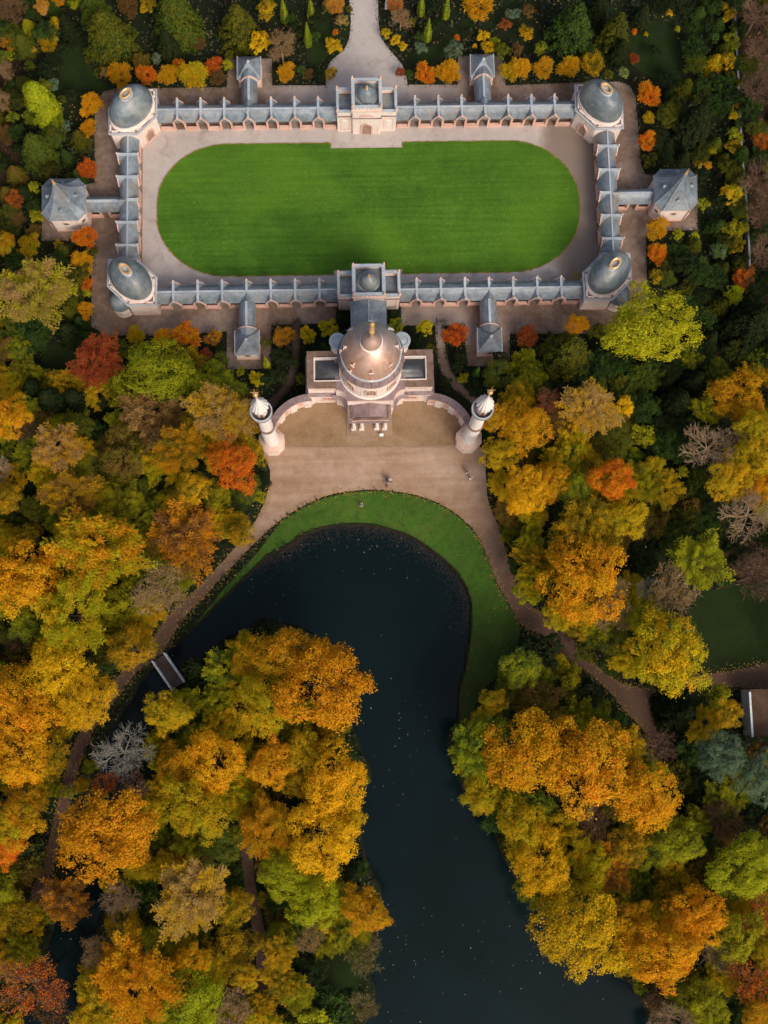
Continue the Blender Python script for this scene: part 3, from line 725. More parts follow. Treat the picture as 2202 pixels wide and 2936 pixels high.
# ------------------------------------------------------------------ small square pavilions
def small_pavilion(label, cx, cy, facing, hs=1.78, wall=2.75):
    R = thing('square_pavilion', label, 'pavilion', (cx, cy, 0), 0, 'small square pavilions outside the galleries')
    MB().box(-hs + .1, hs - .1, -hs + .1, hs - .1, 0, wall + .1).build('wall', 'plaster', R)
    MB().ring(rect(-hs, hs, -hs, hs), rect(-hs + .12, hs - .12, -hs + .12, hs - .12), 0, .3).build('plinth', 'stone', R)
    lv = [(1.0, wall), (1.0, wall + .10), (.82, wall + .45), (.62, wall + .95), (.38, wall + 1.5), (.18, wall + 1.95), (.10, wall + 2.1)]
    e = hs + .06; vs = []; fs = []
    for k, z in lv: vs += [(x * e * k, y * e * k, z) for x, y in ((-1, -1), (1, -1), (1, 1), (-1, 1))]
    for i in range(len(lv) - 1):
        for k in range(4): fs.append((i * 4 + k, i * 4 + (k + 1) % 4, (i + 1) * 4 + (k + 1) % 4, (i + 1) * 4 + k))
    fs += [(3, 2, 1, 0), tuple(range(len(lv) * 4 - 4, len(lv) * 4))]
    MB().add(vs, fs).build('roof', 'slate', R, 14)
    MB().lathe(0, 0, [(0, wall + 2.0), (.22, wall + 2.02), (.24, wall + 2.16), (.1, wall + 2.3), (.06, wall + 2.55), (0, wall + 2.65)], 8).build('finial', 'lead', R)
    MB().box(-e, -e + .16, -e, e, wall + .08, wall + .2).build('gutter', 'lead', R); MB().box(e - .16, e, -e, e, wall + .08, wall + .2).build('gutter', 'lead', R)
    # the arm's rounded roof runs into the pavilion roof as a pale arched gable
    q = MB(); s = -1 if facing < 0 else 1
    P = [(-1.42, wall - .1), (-1.1, 3.42), (-.6, 4.02), (0, 4.28), (.6, 4.02), (1.1, 3.42), (1.42, wall - .1)]
    q.strip('y', 0, s * (hs + .25), s * .55, P); q.build('arched_gable', 'slate', R)
    q = MB(); Q = [(u * .86, z - .18 if 0 < i < 6 else z) for i, (u, z) in enumerate(P)]
    n = 7; vs = [(u, y, z) for y in (s * (hs + .22), s * (hs + .40)) for L in ([(u, z + .05) for u, z in P], Q) for u, z in L]
    fs = []
    for i in range(6): fs += [(i, i + 1, n + i + 1, n + i), (2 * n + i, 2 * n + i + 1, 3 * n + i + 1, 3 * n + i), (i, i + 1, 2 * n + i + 1, 2 * n + i), (n + i, n + i + 1, 3 * n + i + 1, 3 * n + i)]
    q.add(vs, fs).build('arch_band', 'palestone', R)
    if facing > 0:
        w = thing_part('window', R, (0, -hs + .02, 2.1))
        MB().box(-.34, .34, -.02, .1, -.4, .42).build('pane', 'void', w)
        q = MB().box(-.46, -.34, -.08, .12, -.4, .5).box(.34, .46, -.08, .12, -.4, .5).box(-.46, .46, -.08, .12, .5, .64); q.build('window_frame', 'stone', w)
    return R
small_pavilion('small square pavilion with slate cap above the upper left gallery', NG_L[3] + .12, 21.25, -1)
small_pavilion('small square pavilion with slate cap above the upper right gallery', NG_R[3], 21.25, -1)
small_pavilion('small square pavilion with slate cap below the lower left gallery', SG_L[3] - .1, -21.6, 1)
small_pavilion('small square pavilion with slate cap below the lower right gallery', SG_R[3], -21.7, 1)

# ------------------------------------------------------------------ corner pavilions with oval domes
def arch_opening(parent, name, w, h, depth, frame, door, z0=0.0, y=0.0, x=0.0, fw=.22):
    """pointed doorway on a wall facing local -Y at y: recessed leaf and a raised stone frame"""
    o = thing_part(name, parent, (x, y, z0))
    hw = w / 2
    P = [(-hw, 0), (-hw, h * .72), (-hw * .8, h * .86), (-hw * .35, h * .93), (0, h), (hw * .35, h * .93), (hw * .8, h * .86), (hw, h * .72), (hw, 0)]
    q = MB(); q.add([(u, -.02, z) for u, z in P], [tuple(range(9))[::-1]]); q.build('door_leaf', door, o)
    O = [(u * (hw + fw) / hw, z * (h + fw) / h) for u, z in P]
    q = MB(); n = 9
    vs = [(u, yy, z) for yy in (-.02, -depth) for L in (P, O) for u, z in L]
    fs = []
    for i in range(n - 1): fs += [(2 * n + i, 2 * n + i + 1, 3 * n + i + 1, 3 * n + i), (i, i + 1, 2 * n + i + 1, 2 * n + i), (n + i, n + i + 1, 3 * n + i + 1, 3 * n + i)]
    q.add(vs, fs).build('door_frame', frame, o)
    return o

def corner_pavilion(label, cx, cy, rz, apse):
    R = thing('corner_pavilion', label, 'pavilion', (cx, cy, 0), rz, 'corner pavilions with oval domes')
    h, c = 3.3, 2.72
    P = [(-h + c, -h), (h, -h), (h, h - c), (h - c, h), (-h, h), (-h, -h + c)]
    MB().prism(P, 0, 5.2).build('wall', 'plaster', R)
    MB().ring(grow(P, .08, 0, 0), grow(P, -.05, 0, 0), 0, .4).build('plinth', 'palestone', R)
    MB().ring(grow(P, .34, 0, 0), grow(P, -.9, 0, 0), 5.2, 5.38).build('cornice', 'lead', R)
    MB().prism(grow(P, .12, 0, 0), 5.0, 5.22).build('moulding', 'palestone', R)
    MB().prism(grow(P, .05, 0, 0), 5.3, 5.52).build('terrace', 'purple', R)
    rot = -PI / 4; a, b = 3.62, 2.55; ca, cb = 3.0, 1.85
    n = len(P)
    for i in range(n):
        p0, p1 = Vector((*P[i], 0)), Vector((*P[(i + 1) % n], 0)); d = (p1 - p0).normalized(); nr = Vector((d.y, -d.x, 0))
        L = (p1 - p0).length
        for t0, t1 in ((0.06, 0.30), (.70, .94)) if L > 3.5 else ((.1, .28), (.72, .9)):
            q = MB(); A, B = p0 + d * L * t0, p0 + d * L * t1
            q.prism([(A.x, A.y), (B.x, B.y), (B.x - nr.x * .2, B.y - nr.y * .2), (A.x - nr.x * .2, A.y - nr.y * .2)], 5.5, 5.82).build('parapet', 'plaster', R)
    MB().lathe(0, 0, [(1.05, 5.45), (1.05, 5.75), (1.01, 5.8), (.98, 5.85), (.98, 6.2), (1.035, 6.28), (1.035, 6.42), (.9, 6.43)], 56, a, b, rot).build('drum', 'plaster', R)
    prof = [(.99, 6.40), (1.0, 6.9), (.985, 7.4), (.945, 8.0), (.87, 8.65), (.76, 9.25), (.62, 9.75), (.46, 10.1), (.30, 10.3)]
    MB().lathe(0, 0, prof, 56, a, b, rot).build('dome', 'slatedome', R)
    MB().lathe(0, 0, [(.40, 10.06), (.385, 10.22), (.30, 10.36), (.29, 10.75)], 40, ca, cb, rot).build('crown_base', 'lead', R)
    q = MB(); q.lathe(0, 0, [(.27, 10.35), (.29, 10.8), (.345, 10.95), (.36, 11.15), (.30, 11.2), (.225, 11.12), (.21, 10.75)], 44, ca, cb, rot, rf=lambda t, z: 1 + .025 * math.cos(22 * t))
    q.build('gilded_crown', 'gold', R)
    MB().lathe(0, 0, [(0, 10.62), (.24, 10.6)], 30, ca, cb, rot).build('crown_well', 'lead', R)
    # doorway on the chamfered face towards the court
    d = thing_part('doorway', R, (-(h - c / 2) , -(h - c / 2), 0), -PI / 4)
    w, hh = 1.25, 3.3
    hw = w / 2; A = [(-hw, 0), (-hw, 2.3), (-hw * .75, 2.75), (-hw * .3, 2.95), (0, 3.3), (hw * .3, 2.95), (hw * .75, 2.75), (hw, 2.3), (hw, 0)]
    O = [(u * 1.36, z * 1.08) for u, z in A]; n = 9
    q = MB().add([(u, -.015, z) for u, z in A], [tuple(range(9))[::-1]]); q.build('door_leaf', 'passage', d)
    vs = [(u, yy, z) for yy in (-.01, -.16) for Lx in (A, O) for u, z in Lx]; fs = []
    for i in range(n - 1): fs += [(2 * n + i, 2 * n + i + 1, 3 * n + i + 1, 3 * n + i), (i, i + 1, 2 * n + i + 1, 2 * n + i), (n + i, n + i + 1, 3 * n + i + 1, 3 * n + i)]
    MB().add(vs, fs).build('door_frame', 'stone', d)
    if apse:
        k = h - c / 2 + .12
        o = thing_part('apse', R, (k, k, 0), PI / 4)
        MB().lathe(0, 0, [(1.62, 0), (1.62, .3), (1.56, .34), (1.56, 2.9), (1.66, 2.96), (1.66, 3.1)], 24, t0=-PI / 2, t1=PI / 2).build('apse_wall', 'plaster', o)
        MB().lathe(0, 0, [(1.70, 3.06), (1.64, 3.4), (1.45, 3.9), (1.1, 4.4), (.6, 4.75), (0.0, 4.9)], 28, t0=-PI / 2 - .25, t1=PI / 2 + .25).build('apse_dome', 'slatedome', o)
        w = MB().add([(1.64 * math.cos(t), 1.64 * math.sin(t), z) for t in (-.75, -.45) for z in (1.0, 1.9)], [(0, 2, 3, 1)]); w.build('window', 'stone', o)
        w = MB().add([(1.64 * math.cos(t), 1.64 * math.sin(t), z) for t in (.45, .75) for z in (1.0, 1.9)], [(0, 2, 3, 1)]); w.build('window', 'stone', o)
    return R
corner_pavilion('corner pavilion with grey oval dome at the top right of the court', 34.55, 13.2, 0, False)
corner_pavilion('corner pavilion with grey oval dome at the top left of the court', -34.85, 13.2, PI / 2, False)
corner_pavilion('corner pavilion with oval and small side dome at the bottom left of the court', -34.8, -12.95, PI, True)
corner_pavilion('corner pavilion with dark oval dome behind the big yellow-green tree', 34.5, -13.15, 3 * PI / 2, True)

# ------------------------------------------------------------------ gatehouses
def gatehouse(label, c, ys0, ys1, ym0, ym1, xs0, xs1, xm0, xm1, front):
    R = thing('gatehouse', label, 'gatehouse', (0, 0, 0), 0, 'gatehouses with small domes')
    # side blocks
    for x0, x1 in ((xs0, xm0 + .12), (xm1 - .12, xs1)):
        MB().box(x0, x1, ys0, ys1, 0, 5.0).build('side_block', 'plaster', R)
        MB().ring(rect(x0 - .14, x1 + .14, ys0 - .14, ys1 + .14), rect(x0 + .2, x1 - .2, ys0 + .2, ys1 - .2), 5.0, 5.22).build('cornice', 'purple', R)
        MB().ring(rect(x0, x1, ys0, ys1), rect(x0 + .22, x1 - .22, ys0 + .22, ys1 - .22), 5.2, 6.45).build('parapet', 'plaster', R)
        MB().ring(rect(x0 - .1, x1 + .1, ys0 - .1, ys1 + .1), rect(x0 + .3, x1 - .3, ys0 + .3, ys1 - .3), 6.45, 6.62).build('coping', 'lead', R)
        yr = (ys0 + ys1) / 2
        MB().strip('x', yr, x0 + .2, x1 - .2, [(-1.5, 5.3), (0, 5.75), (1.5, 5.3), (1.5, 5.22), (-1.5, 5.22)]).build('roof', 'slate', R)
    MB().box(xm0, xm1, ym0, ym1, 0, 7.5).build('middle_block', 'plaster', R)
    MB().ring(rect(xm0 - .12, xm1 + .12, ym0 - .12, ym1 + .12), rect(xm0 + .1, xm1 - .1, ym0 + .1, ym1 - .1), 5.2, 5.42).build('string_course', 'purple', R)
    MB().ring(rect(xm0 - .16, xm1 + .16, ym0 - .16, ym1 + .16), rect(xm0 + .3, xm1 - .3, ym0 + .3, ym1 - .3), 7.5, 7.7).build('cornice', 'palestone', R)
    MB().ring(rect(xm0, xm1, ym0, ym1), rect(xm0 + .24, xm1 - .24, ym0 + .24, ym1 - .24), 7.68, 8.6).build('parapet', 'plaster', R)
    MB().ring(rect(xm0 - .1, xm1 + .1, ym0 - .1, ym1 + .1), rect(xm0 + .36, xm1 - .36, ym0 + .36, ym1 - .36), 8.6, 8.78).build('coping', 'lead', R)
    MB().box(xm0 + .24, xm1 - .24, ym0 + .24, ym1 - .24, 7.5, 7.72).build('terrace', 'slatedome', R)
    xc, yc = (xm0 + xm1) / 2, (ym0 + ym1) / 2
    MB().lathe(xc, yc, [(1.62, 7.6), (1.6, 7.86), (1.5, 7.95), (1.42, 8.05)], 36).build('dome_ring', 'lead', R)
    MB().lathe(xc, yc, [(1.40, 7.9), (1.42, 8.3), (1.34, 8.8), (1.14, 9.3), (.8, 9.75), (.4, 9.98), (.12, 10.12)], 36).build('dome', 'slatedome', R)
    MB().lathe(xc, yc, [(.3, 9.98), (.22, 10.12), (.13, 10.25), (.22, 10.4), (.2, 10.6), (.08, 10.75), (.1, 10.95), (0, 11.15)], 12).build('finial', 'gold', R)
    for x in (xm0 + .05, xm1 - .05):
        for y in (ym0 + .05, ym1 - .05):
            link('pinnacle', shared('pinn', lambda: MB().box(-.16, .16, -.16, .16, 0, .35).lathe(0, 0, [(.14, .35), (.1, .45), (.17, .6), (.1, .78), (0, .95)], 8).mesh('pinnacle', 'palestone')), R, (x, y, 8.76))
    for x in (xs0 + .05, xs1 - .05):
        for y in (ys0 + .05, ys1 - .05):
            link('pinnacle', CACHE['pinn'], R, (x, y, 6.6))
    # relief band of small rosettes under the coping
    yb = ym0 - .02
    q = MB()
    for k in range(7):
        x = xm0 + .45 + (xm1 - xm0 - .9) * k / 6
        q.prism([(x - .16, yb), (x + .16, yb), (x + .16, yb + .06), (x - .16, yb + .06)], 7.98, 8.3)
    q.build('relief_band', 'palestone', R)
    if front:
        arch_opening(R, 'doorway', 1.3, 3.5, .14, 'stone', 'passage', x=xc, y=ym0, fw=.26)
        # lunette
        L = [(1.05 * math.cos(t), .75 * math.sin(t)) for t in np.linspace(0, PI, 15)]
        q = MB().add([(xc + u, ym0 - .012, 5.75 + z) for u, z in L], [tuple(range(15))[::-1]]); q.build('lunette', 'stone', R)
        q = MB().tube([(xc + u * 1.06, ym0 - .02, 5.75 + z * 1.08) for u, z in L], [.05] * 15, 5); q.build('lunette_arch', 'palestone', R)
        for s in (-1, 1):
            xa = (xs0 + xm0) / 2 if s < 0 else (xm1 + xs1) / 2
            p = thing_part('niche_panel', R, (xa, ys0, 0))
            q = MB()
            q.box(-.70, -.60, -.05, .02, .9, 4.2).box(.60, .70, -.05, .02, .9, 4.2).box(-.70, .70, -.05, .02, 4.2, 4.3).box(-.70, .70, -.05, .02, .8, .9); q.build('panel_frame', 'palestone', p)
            MB().box(-.34, .34, -.09, .02, 1.6, 3.7).build('panel', 'white', p)
    else:
        for s in (-1, 1):
            xa = (xs0 + xm0 + .1) / 2 if s < 0 else (xm1 + xs1 - .1) / 2
            p = thing_part('wall_panel', R, (xa, ys0, 0))
            q = MB(); q.box(-.78, -.60, -.06, .02, .2, 4.6).box(.60, .78, -.06, .02, .2, 4.6).box(-.78, .78, -.06, .02, 4.6, 4.75); q.build('panel_frame', 'palestone', p)
    return R
gatehouse('upper pink gatehouse with small lead dome at the end of the approach path', -.22, 12.25, 15.95, 11.82, 16.3, -4.62, 4.2, -2.36, 1.9, True)
gatehouse('lower gatehouse with small lead dome between the lawn and the copper-domed mosque', -.52, -15.95, -12.3, -16.5, -12.0, -4.97, 3.98, -2.78, 1.73, False)
# ------------------------------------------------------------------ the domed mosque
def arc(cx, cy, r, t0, t1, n): return [(cx + r * math.cos(t0 + (t1 - t0) * k / n), cy + r * math.sin(t0 + (t1 - t0) * k / n)) for k in range(n + 1)]
C0 = -.62
def mosque():
    R = thing('mosque', 'pink mosque with a large copper dome, side wings and columned porch', 'mosque', (C0, 0, 0))
    hw = 8.8; YF, YB = -30.1, -24.95
    # wings: low front wall, sloping ledge, upper wall, terrace rim round a sunken dark roof
    for s in (-1, 1):
        x0, x1 = (-hw, -3.2) if s < 0 else (3.2, hw)
        W = thing_part('wing', R, (0, 0, 0))
        MB().box(x0, x1, YF, YB, 0, 9.15).build('wing_wall', 'plaster', W)
        o = [(x0 - .42 if s < 0 else x0, YF - .42), (x1 if s < 0 else x1 + .42, YF - .42), (x1 if s < 0 else x1 + .42, YB + .42), (x0 - .42 if s < 0 else x0, YB + .42)]
        i = [(x0 - .02 if s < 0 else x0, YF - .02), (x1 if s < 0 else x1 + .02, YF - .02), (x1 if s < 0 else x1 + .02, YB + .02), (x0 - .02 if s < 0 else x0, YB + .02)]
        q = MB().prism(o, 5.55, 5.75).prism(o, 5.76, 6.35, i); q.build('ledge', 'purple', W)
        oo = grow(rect(x0, x1, YF, YB), .14, (x0 + x1) / 2, (YF + YB) / 2)
        ii = rect(x0 + .85, x1 - (.85 if s > 0 else 0), YF + .85, YB - .85) if s < 0 else rect(x0, x1 - .85, YF + .85, YB - .85)
        MB().ring(oo, ii, 9.12, 9.5).build('terrace_rim', 'brownstone', W)
        jj = rect(ii[0][0] + (.14 if s < 0 else 0), ii[1][0] - (.14 if s > 0 else 0), ii[0][1] + .14, ii[2][1] - .22)
        MB().ring(ii, jj, 9.1, 9.66).build('inner_kerb', 'white', W)
        # hip roof
        a0, a1, b0, b1 = jj[0][0], jj[1][0], jj[0][1], jj[2][1]; yc = (b0 + b1) / 2
        ra, rb = (a0 + 1.25, a1) if s < 0 else (a0, a1 - 1.25)
        lv = [(0, 9.12), (.3, 9.3), (.62, 9.85), (.82, 10.1), (1.0, 10.16)]
        vs = []
        for k, z in lv:
            vs += [((a0 + (ra - a0) * k), b0 + (yc - .18 - b0) * k, z), (a1 + (rb - a1) * k, b0 + (yc - .18 - b0) * k, z), (a1 + (rb - a1) * k, b1 + (yc + .18 - b1) * k, z), (a0 + (ra - a0) * k, b1 + (yc + .18 - b1) * k, z)]
        fs = [(i * 4 + k, i * 4 + (k + 1) % 4, i * 4 + 4 + (k + 1) % 4, i * 4 + 4 + k) for i in range(4) for k in range(4)] + [(16, 17, 18, 19)]
        MB().add(vs, fs).build('hip_roof', 'darkmetal', W, 60)
        MB().box(x0 + .9 if s < 0 else x0 + 2.2, x1 - 2.2 if s < 0 else x1 - .9, YF - .03, YF + .1, 7.9, 8.55).build('relief_panel', 'palestone', W)
        # arched window with a moulded frame
        xm = -6.05 if s < 0 else 6.05
        w = thing_part('window', R, (xm, YF, 3.0))
        P = [(.62 * math.cos(t), .62 * math.sin(t) * .8) for t in np.linspace(0, PI, 11)] + [(-.62, -.75), (.62, -.75)]
        MB().add([(u, -.012, z) for u, z in P], [tuple(range(13))[::-1]]).build('pane', 'wood', w)
        O = [(u * 1.3, z * 1.3) for u, z in P]
        vs = [(u, y, z) for y in (-.01, -.14) for L in (P, O) for u, z in L]; n = 13; fs = []
        for k in range(n):
            j = (k + 1) % n; fs += [(2 * n + k, 2 * n + j, 3 * n + j, 3 * n + k), (k, j, 2 * n + j, 2 * n + k), (n + k, n + j, 3 * n + j, 3 * n + k)]
        MB().add(vs, fs).build('window_frame', 'stone', w)
        q = MB()
        for u in (-.2, .2): q.box(u - .03, u + .03, -.05, -.014, -.75, .42)
        q.box(-.6, .6, -.05, -.014, -.2, -.14); q.build('window_bars', 'palestone', w)
        MB().box(-1.15, 1.15, -.1, .03, -1.15, -1.0).build('window_sill', 'palestone', w)
        # pilasters on the low wall
        for xp in (x0 + .35 if s < 0 else x1 - .35, -3.75 if s < 0 else 3.75):
            MB().box(xp - .32, xp + .32, YF - .16, YF + .05, 0, 5.5).build('pilaster', 'white', W)
    # body with concave corners
    def body(off, z0, z1, f=0.0):
        cxl, cyl, r = -4.85, -32.1 - f, 1.6 - off
        P = arc(cxl, cyl, r, PI / 2, 0, 8)
        L = [(-4.85, -23.5)] + P
        Rr = [(-x, y) for x, y in L[::-1]]
        return L + Rr
    B = body(0, 0, 0)
    MB().prism(B, 0, 9.2).build('body_wall', 'plaster', R)
    def ledge(off): 
        P = arc(-4.85 - .1, -32.1, 1.6 - off, PI / 2, 0, 8)
        L = [(-5.5, -32.1 + 1.6 - off)] + P + [(-3.35 - off, -32.6)]
        return L
    for s in (-1, 1):
        outer, inner = ledge(.42), ledge(-.03)
        if s > 0: outer, inner = [(-x, y) for x, y in outer], [(-x, y) for x, y in inner]
        n = len(outer); vs = [(x, y, 5.55) for x, y in outer] + [(x, y, 5.76) for x, y in outer] + [(x, y, 6.3) for x, y in inner] + [(x, y, 5.55) for x, y in inner]
        fs = [(k * n + i, k * n + i + 1, ((k + 1) % 4) * n + i + 1, ((k + 1) % 4) * n + i) for k in range(4) for i in range(n - 1)]
        MB().add(vs, fs).build('curved_ledge', 'purple', R)
    cap = [(x * 1.02, y - .06 if y < -30 else y) for x, y in B]
    MB().prism(cap, 9.2, 9.42).build('body_cornice', 'stone', R)
    MB().prism(B, 9.4, 9.56).build('body_terrace', 'purple', R)
    # drum, collar and dome
    cy = -27.6
    MB().lathe(0, cy, [(4.45, 9.5), (4.45, 9.85), (4.36, 9.95), (4.28, 10.0), (4.25, 16.2), (4.46, 16.35), (4.5, 16.6)], 72).build('drum', 'plaster', R)
    for k in range(24):
        t = 2 * PI * (k + .5) / 24; me = shared('collar', lambda: MB().lathe(0, 0, [(4.56, 16.6), (4.56, 16.74), (4.06, 18.35), (4.00, 18.35)], 3, t0=-PI / 24 + .006, t1=PI / 24 - .006).mesh('collar_slab', 'purple'))
        o = link('collar_slab', me, R, (0, cy, 0)); o.rotation_euler = (0, 0, t)
    MB().lathe(0, cy, [(4.12, 18.3), (4.12, 18.56), (4.04, 18.64), (3.9, 18.66)], 72).build('dome_ring', 'lead', R)
    prof = [(3.93, 18.5), (3.95, 18.9), (3.88, 19.6), (3.72, 20.3), (3.46, 21.0), (3.1, 21.7), (2.66, 22.35), (2.12, 22.95), (1.6, 23.4), (1.2, 23.65)]
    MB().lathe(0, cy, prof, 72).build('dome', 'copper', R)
    MB().lathe(0, cy, [(1.50, 23.40), (1.50, 23.70), (1.36, 23.80), (1.34, 23.85)], 40).build('lantern_ring', 'white', R)
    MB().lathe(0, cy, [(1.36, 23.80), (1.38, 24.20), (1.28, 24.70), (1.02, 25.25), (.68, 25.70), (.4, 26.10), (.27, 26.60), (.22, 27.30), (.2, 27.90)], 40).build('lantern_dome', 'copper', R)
    MB().lathe(0, cy, [(.2, 27.80), (.36, 28.00), (.42, 28.30), (.34, 28.60), (.2, 28.75), (.22, 29.20), (.36, 29.40), (.40, 29.70), (.3, 30.00), (.16, 30.20), (.14, 30.90), (.34, 31.15), (.38, 31.40), (.24, 31.65), (.1, 31.80), (0, 31.90)], 20).build('finial', 'gold', R)
    q = MB().tube([(0, cy, 31.6), (0, cy, 34.2)], [.07, .04], 6); P = [(.5 * math.cos(t), .5 * math.sin(t)) for t in np.linspace(PI * .8, PI * 2.2, 12)]
    q.tube([(u, cy, 33.2 + z) for u, z in P], [.03] + [.07] * 10 + [.03], 6); q.build('crescent', 'greymetal', R)
    # small dormer vents on the dome in two rows
    for row, (r, z, off) in enumerate(((3.33, 21.3, 0.0), (3.86, 19.6, 0.0))):
        n = 8
        for k in range(n):
            t = -PI / 2 + 2 * PI * k / n + (0 if row == 0 else 0)
            v = thing_part('dome_vent', R, (r * math.cos(t), cy + r * math.sin(t), z), t)
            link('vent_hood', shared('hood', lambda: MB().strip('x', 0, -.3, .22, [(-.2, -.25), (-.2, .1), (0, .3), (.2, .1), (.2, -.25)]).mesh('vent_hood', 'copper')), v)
            link('vent_lip', shared('lip', lambda: MB().box(.2, .32, -.32, .32, -.32, -.22).mesh('vent_lip', 'white')), v)
    # drum windows
    for k in (-2, -1, 0, 1, 2):
        t = -PI / 2 + k * PI / 4.3
        w = thing_part('drum_window', R, (4.26 * math.cos(t), cy + 4.26 * math.sin(t), 13.2), t)
        P = [(.62 * math.cos(a), .5 * math.sin(a) + .7) for a in np.linspace(0, PI, 11)] + [(-.62, -1.2), (.62, -1.2)]
        MB().add([(.03, u, z) for u, z in P], [tuple(range(13))]).build('pane', 'wood', w)
        O = [(u * 1.35, z * 1.2) for u, z in P]; n = 13
        vs = [(x, u, z) for x in (-.05, .12) for L in (P, O) for u, z in L]; fs = []
        for i in range(n):
            j = (i + 1) % n; fs += [(2 * n + i, 2 * n + j, 3 * n + j, 3 * n + i), (i, j, 2 * n + j, 2 * n + i), (n + i, n + j, 3 * n + j, 3 * n + i)]
        MB().add(vs, fs).build('window_frame', 'palestone', w)
        q = MB()
        for u in (-.2, .2): q.box(.035, .08, u - .035, u + .035, -.95, .9)
        for z in (-.4, .2): q.box(.035, .08, -.57, .57, z - .03, z + .03)
        q.build('window_lattice', 'palestone', w)
    # rounded stair turrets behind the drum
    for s in (-1, 1):
        T = thing_part('stair_turret', R, (s * 4.45, -24.4, 0))
        MB().lathe(0, 0, [(1.0, 0), (1.0, 12.6)], 24).build('turret_wall', 'plaster', T)
        MB().lathe(0, 0, [(1.0, 12.5), (1.2, 12.65), (1.2, 12.85), (.82, 12.9), (.82, 12.7), (0, 12.9)], 24).build('turret_cap', 'lead', T)
    # passage to the gatehouse
    MB().box(-2.45, 2.5, -25.0, -16.45, 0, 5.7).build('passage_wall', 'plaster', R)
    q = MB().strip('y', .02, -25.0, -16.52, [(-2.62, 5.6), (-2.62, 5.72), (-1.2, 6.45), (0, 6.95), (1.2, 6.45), (2.62, 5.72), (2.62, 5.6)]); q.build('passage_roof', 'slate', R)
    MB().strip('y', .02, -25.0, -16.55, [(-.07, 6.9), (-.05, 7.02), (.05, 7.02), (.07, 6.9)]).build('ridge_cap', 'lead', R)
    # porch
    cx = -.13
    Pz = 0.5
    for k, (ex, yy) in enumerate(((3.35, -35.35), (3.0, -35.05), (2.7, -34.78))):
        MB().box(cx - ex, cx + ex, yy, -31.9, 0 if k == 0 else .17 * k - .02, .17 * (k + 1)).build('porch_step', 'slab', R)
    MB().box(cx - 1.3, cx + 1.3, -36.0, -35.37, 0, .09).build('step_slab', 'slab', R)
    for x in (-2.32, -1.14, 1.06, 2.24):
        cpart = thing_part('column', R, (x + cx, -34.15, Pz))
        link('column_base', shared('colb', lambda: MB().box(-.36, .36, -.36, .36, 0, .35).lathe(0, 0, [(.33, .35), (.33, .5), (.26, .6)], 16).mesh('column_base', 'white')), cpart)
        link('column_shaft', shared('cols', lambda: MB().lathe(0, 0, [(.265, .58), (.27, 1.6), (.22, 4.75)], 16).mesh('column_shaft', 'white')), cpart)
        link('column_capital', shared('colc', lambda: MB().lathe(0, 0, [(.22, 4.7), (.3, 4.95), (.34, 5.05)], 16).box(-.36, .36, -.36, .36, 5.05, 5.22).mesh('column_capital', 'palestone')), cpart)
    MB().box(cx - 2.85, cx + 2.85, -34.5, -31.9, 5.72, 6.7).build('entablature', 'purple', R)
    MB().ring(rect(cx - 3.05, cx + 3.05, -34.75, -32.0), rect(cx - 2.2, cx + 2.2, -33.9, -32.5), 6.7, 6.9).build('porch_cornice', 'purple', R)
    q = MB()
    X = np.linspace(-2.6, 2.6, 27); T = [7.05 + .16 * math.cos(x * PI / 2.6 * 2 + PI) + .22 * math.exp(-(x / .9) ** 2) for x in X]
    vs = [(cx + x, y, z) for y in (-34.36, -34.04) for (x, z) in [(x, 6.85) for x in X] + [(x, t) for x, t in zip(X, T)]]
    n = 27; fs = []
    for i in range(n - 1): fs += [(i, i + 1, n + i + 1, n + i), (2 * n + i + 1, 2 * n + i, 3 * n + i, 3 * n + i + 1), (n + i, n + i + 1, 3 * n + i + 1, 3 * n + i)]
    fs += [(0, n, 3 * n, 2 * n), (n - 1, 2 * n - 1, 4 * n - 1, 3 * n - 1)]
    q.add(vs, fs).build('porch_parapet', 'brownstone', R)
    q = MB().tube([(cx + x, -34.44, t + .02) for x, t in zip(X, T)], [.07] * 27, 6); q.build('parapet_moulding', 'stone', R)
    for s in (-1, 1): MB().box(cx + s * 2.62 - .13, cx + s * 2.62 + .13, -34.10, -32.05, 6.85, 7.12).build('porch_side_parapet', 'brownstone', R)
    MB().strip('y', cx, -33.96, -32.0, [(-2.45, 6.95), (0, 8.2), (2.45, 6.95), (2.45, 6.8), (-2.45, 6.8)]).build('porch_roof', 'purple', R)
    MB().box(cx - .9, cx + .9, -32.16, -32.08, .5, 4.1).build('door', 'wood', R)
    return R
mosque()

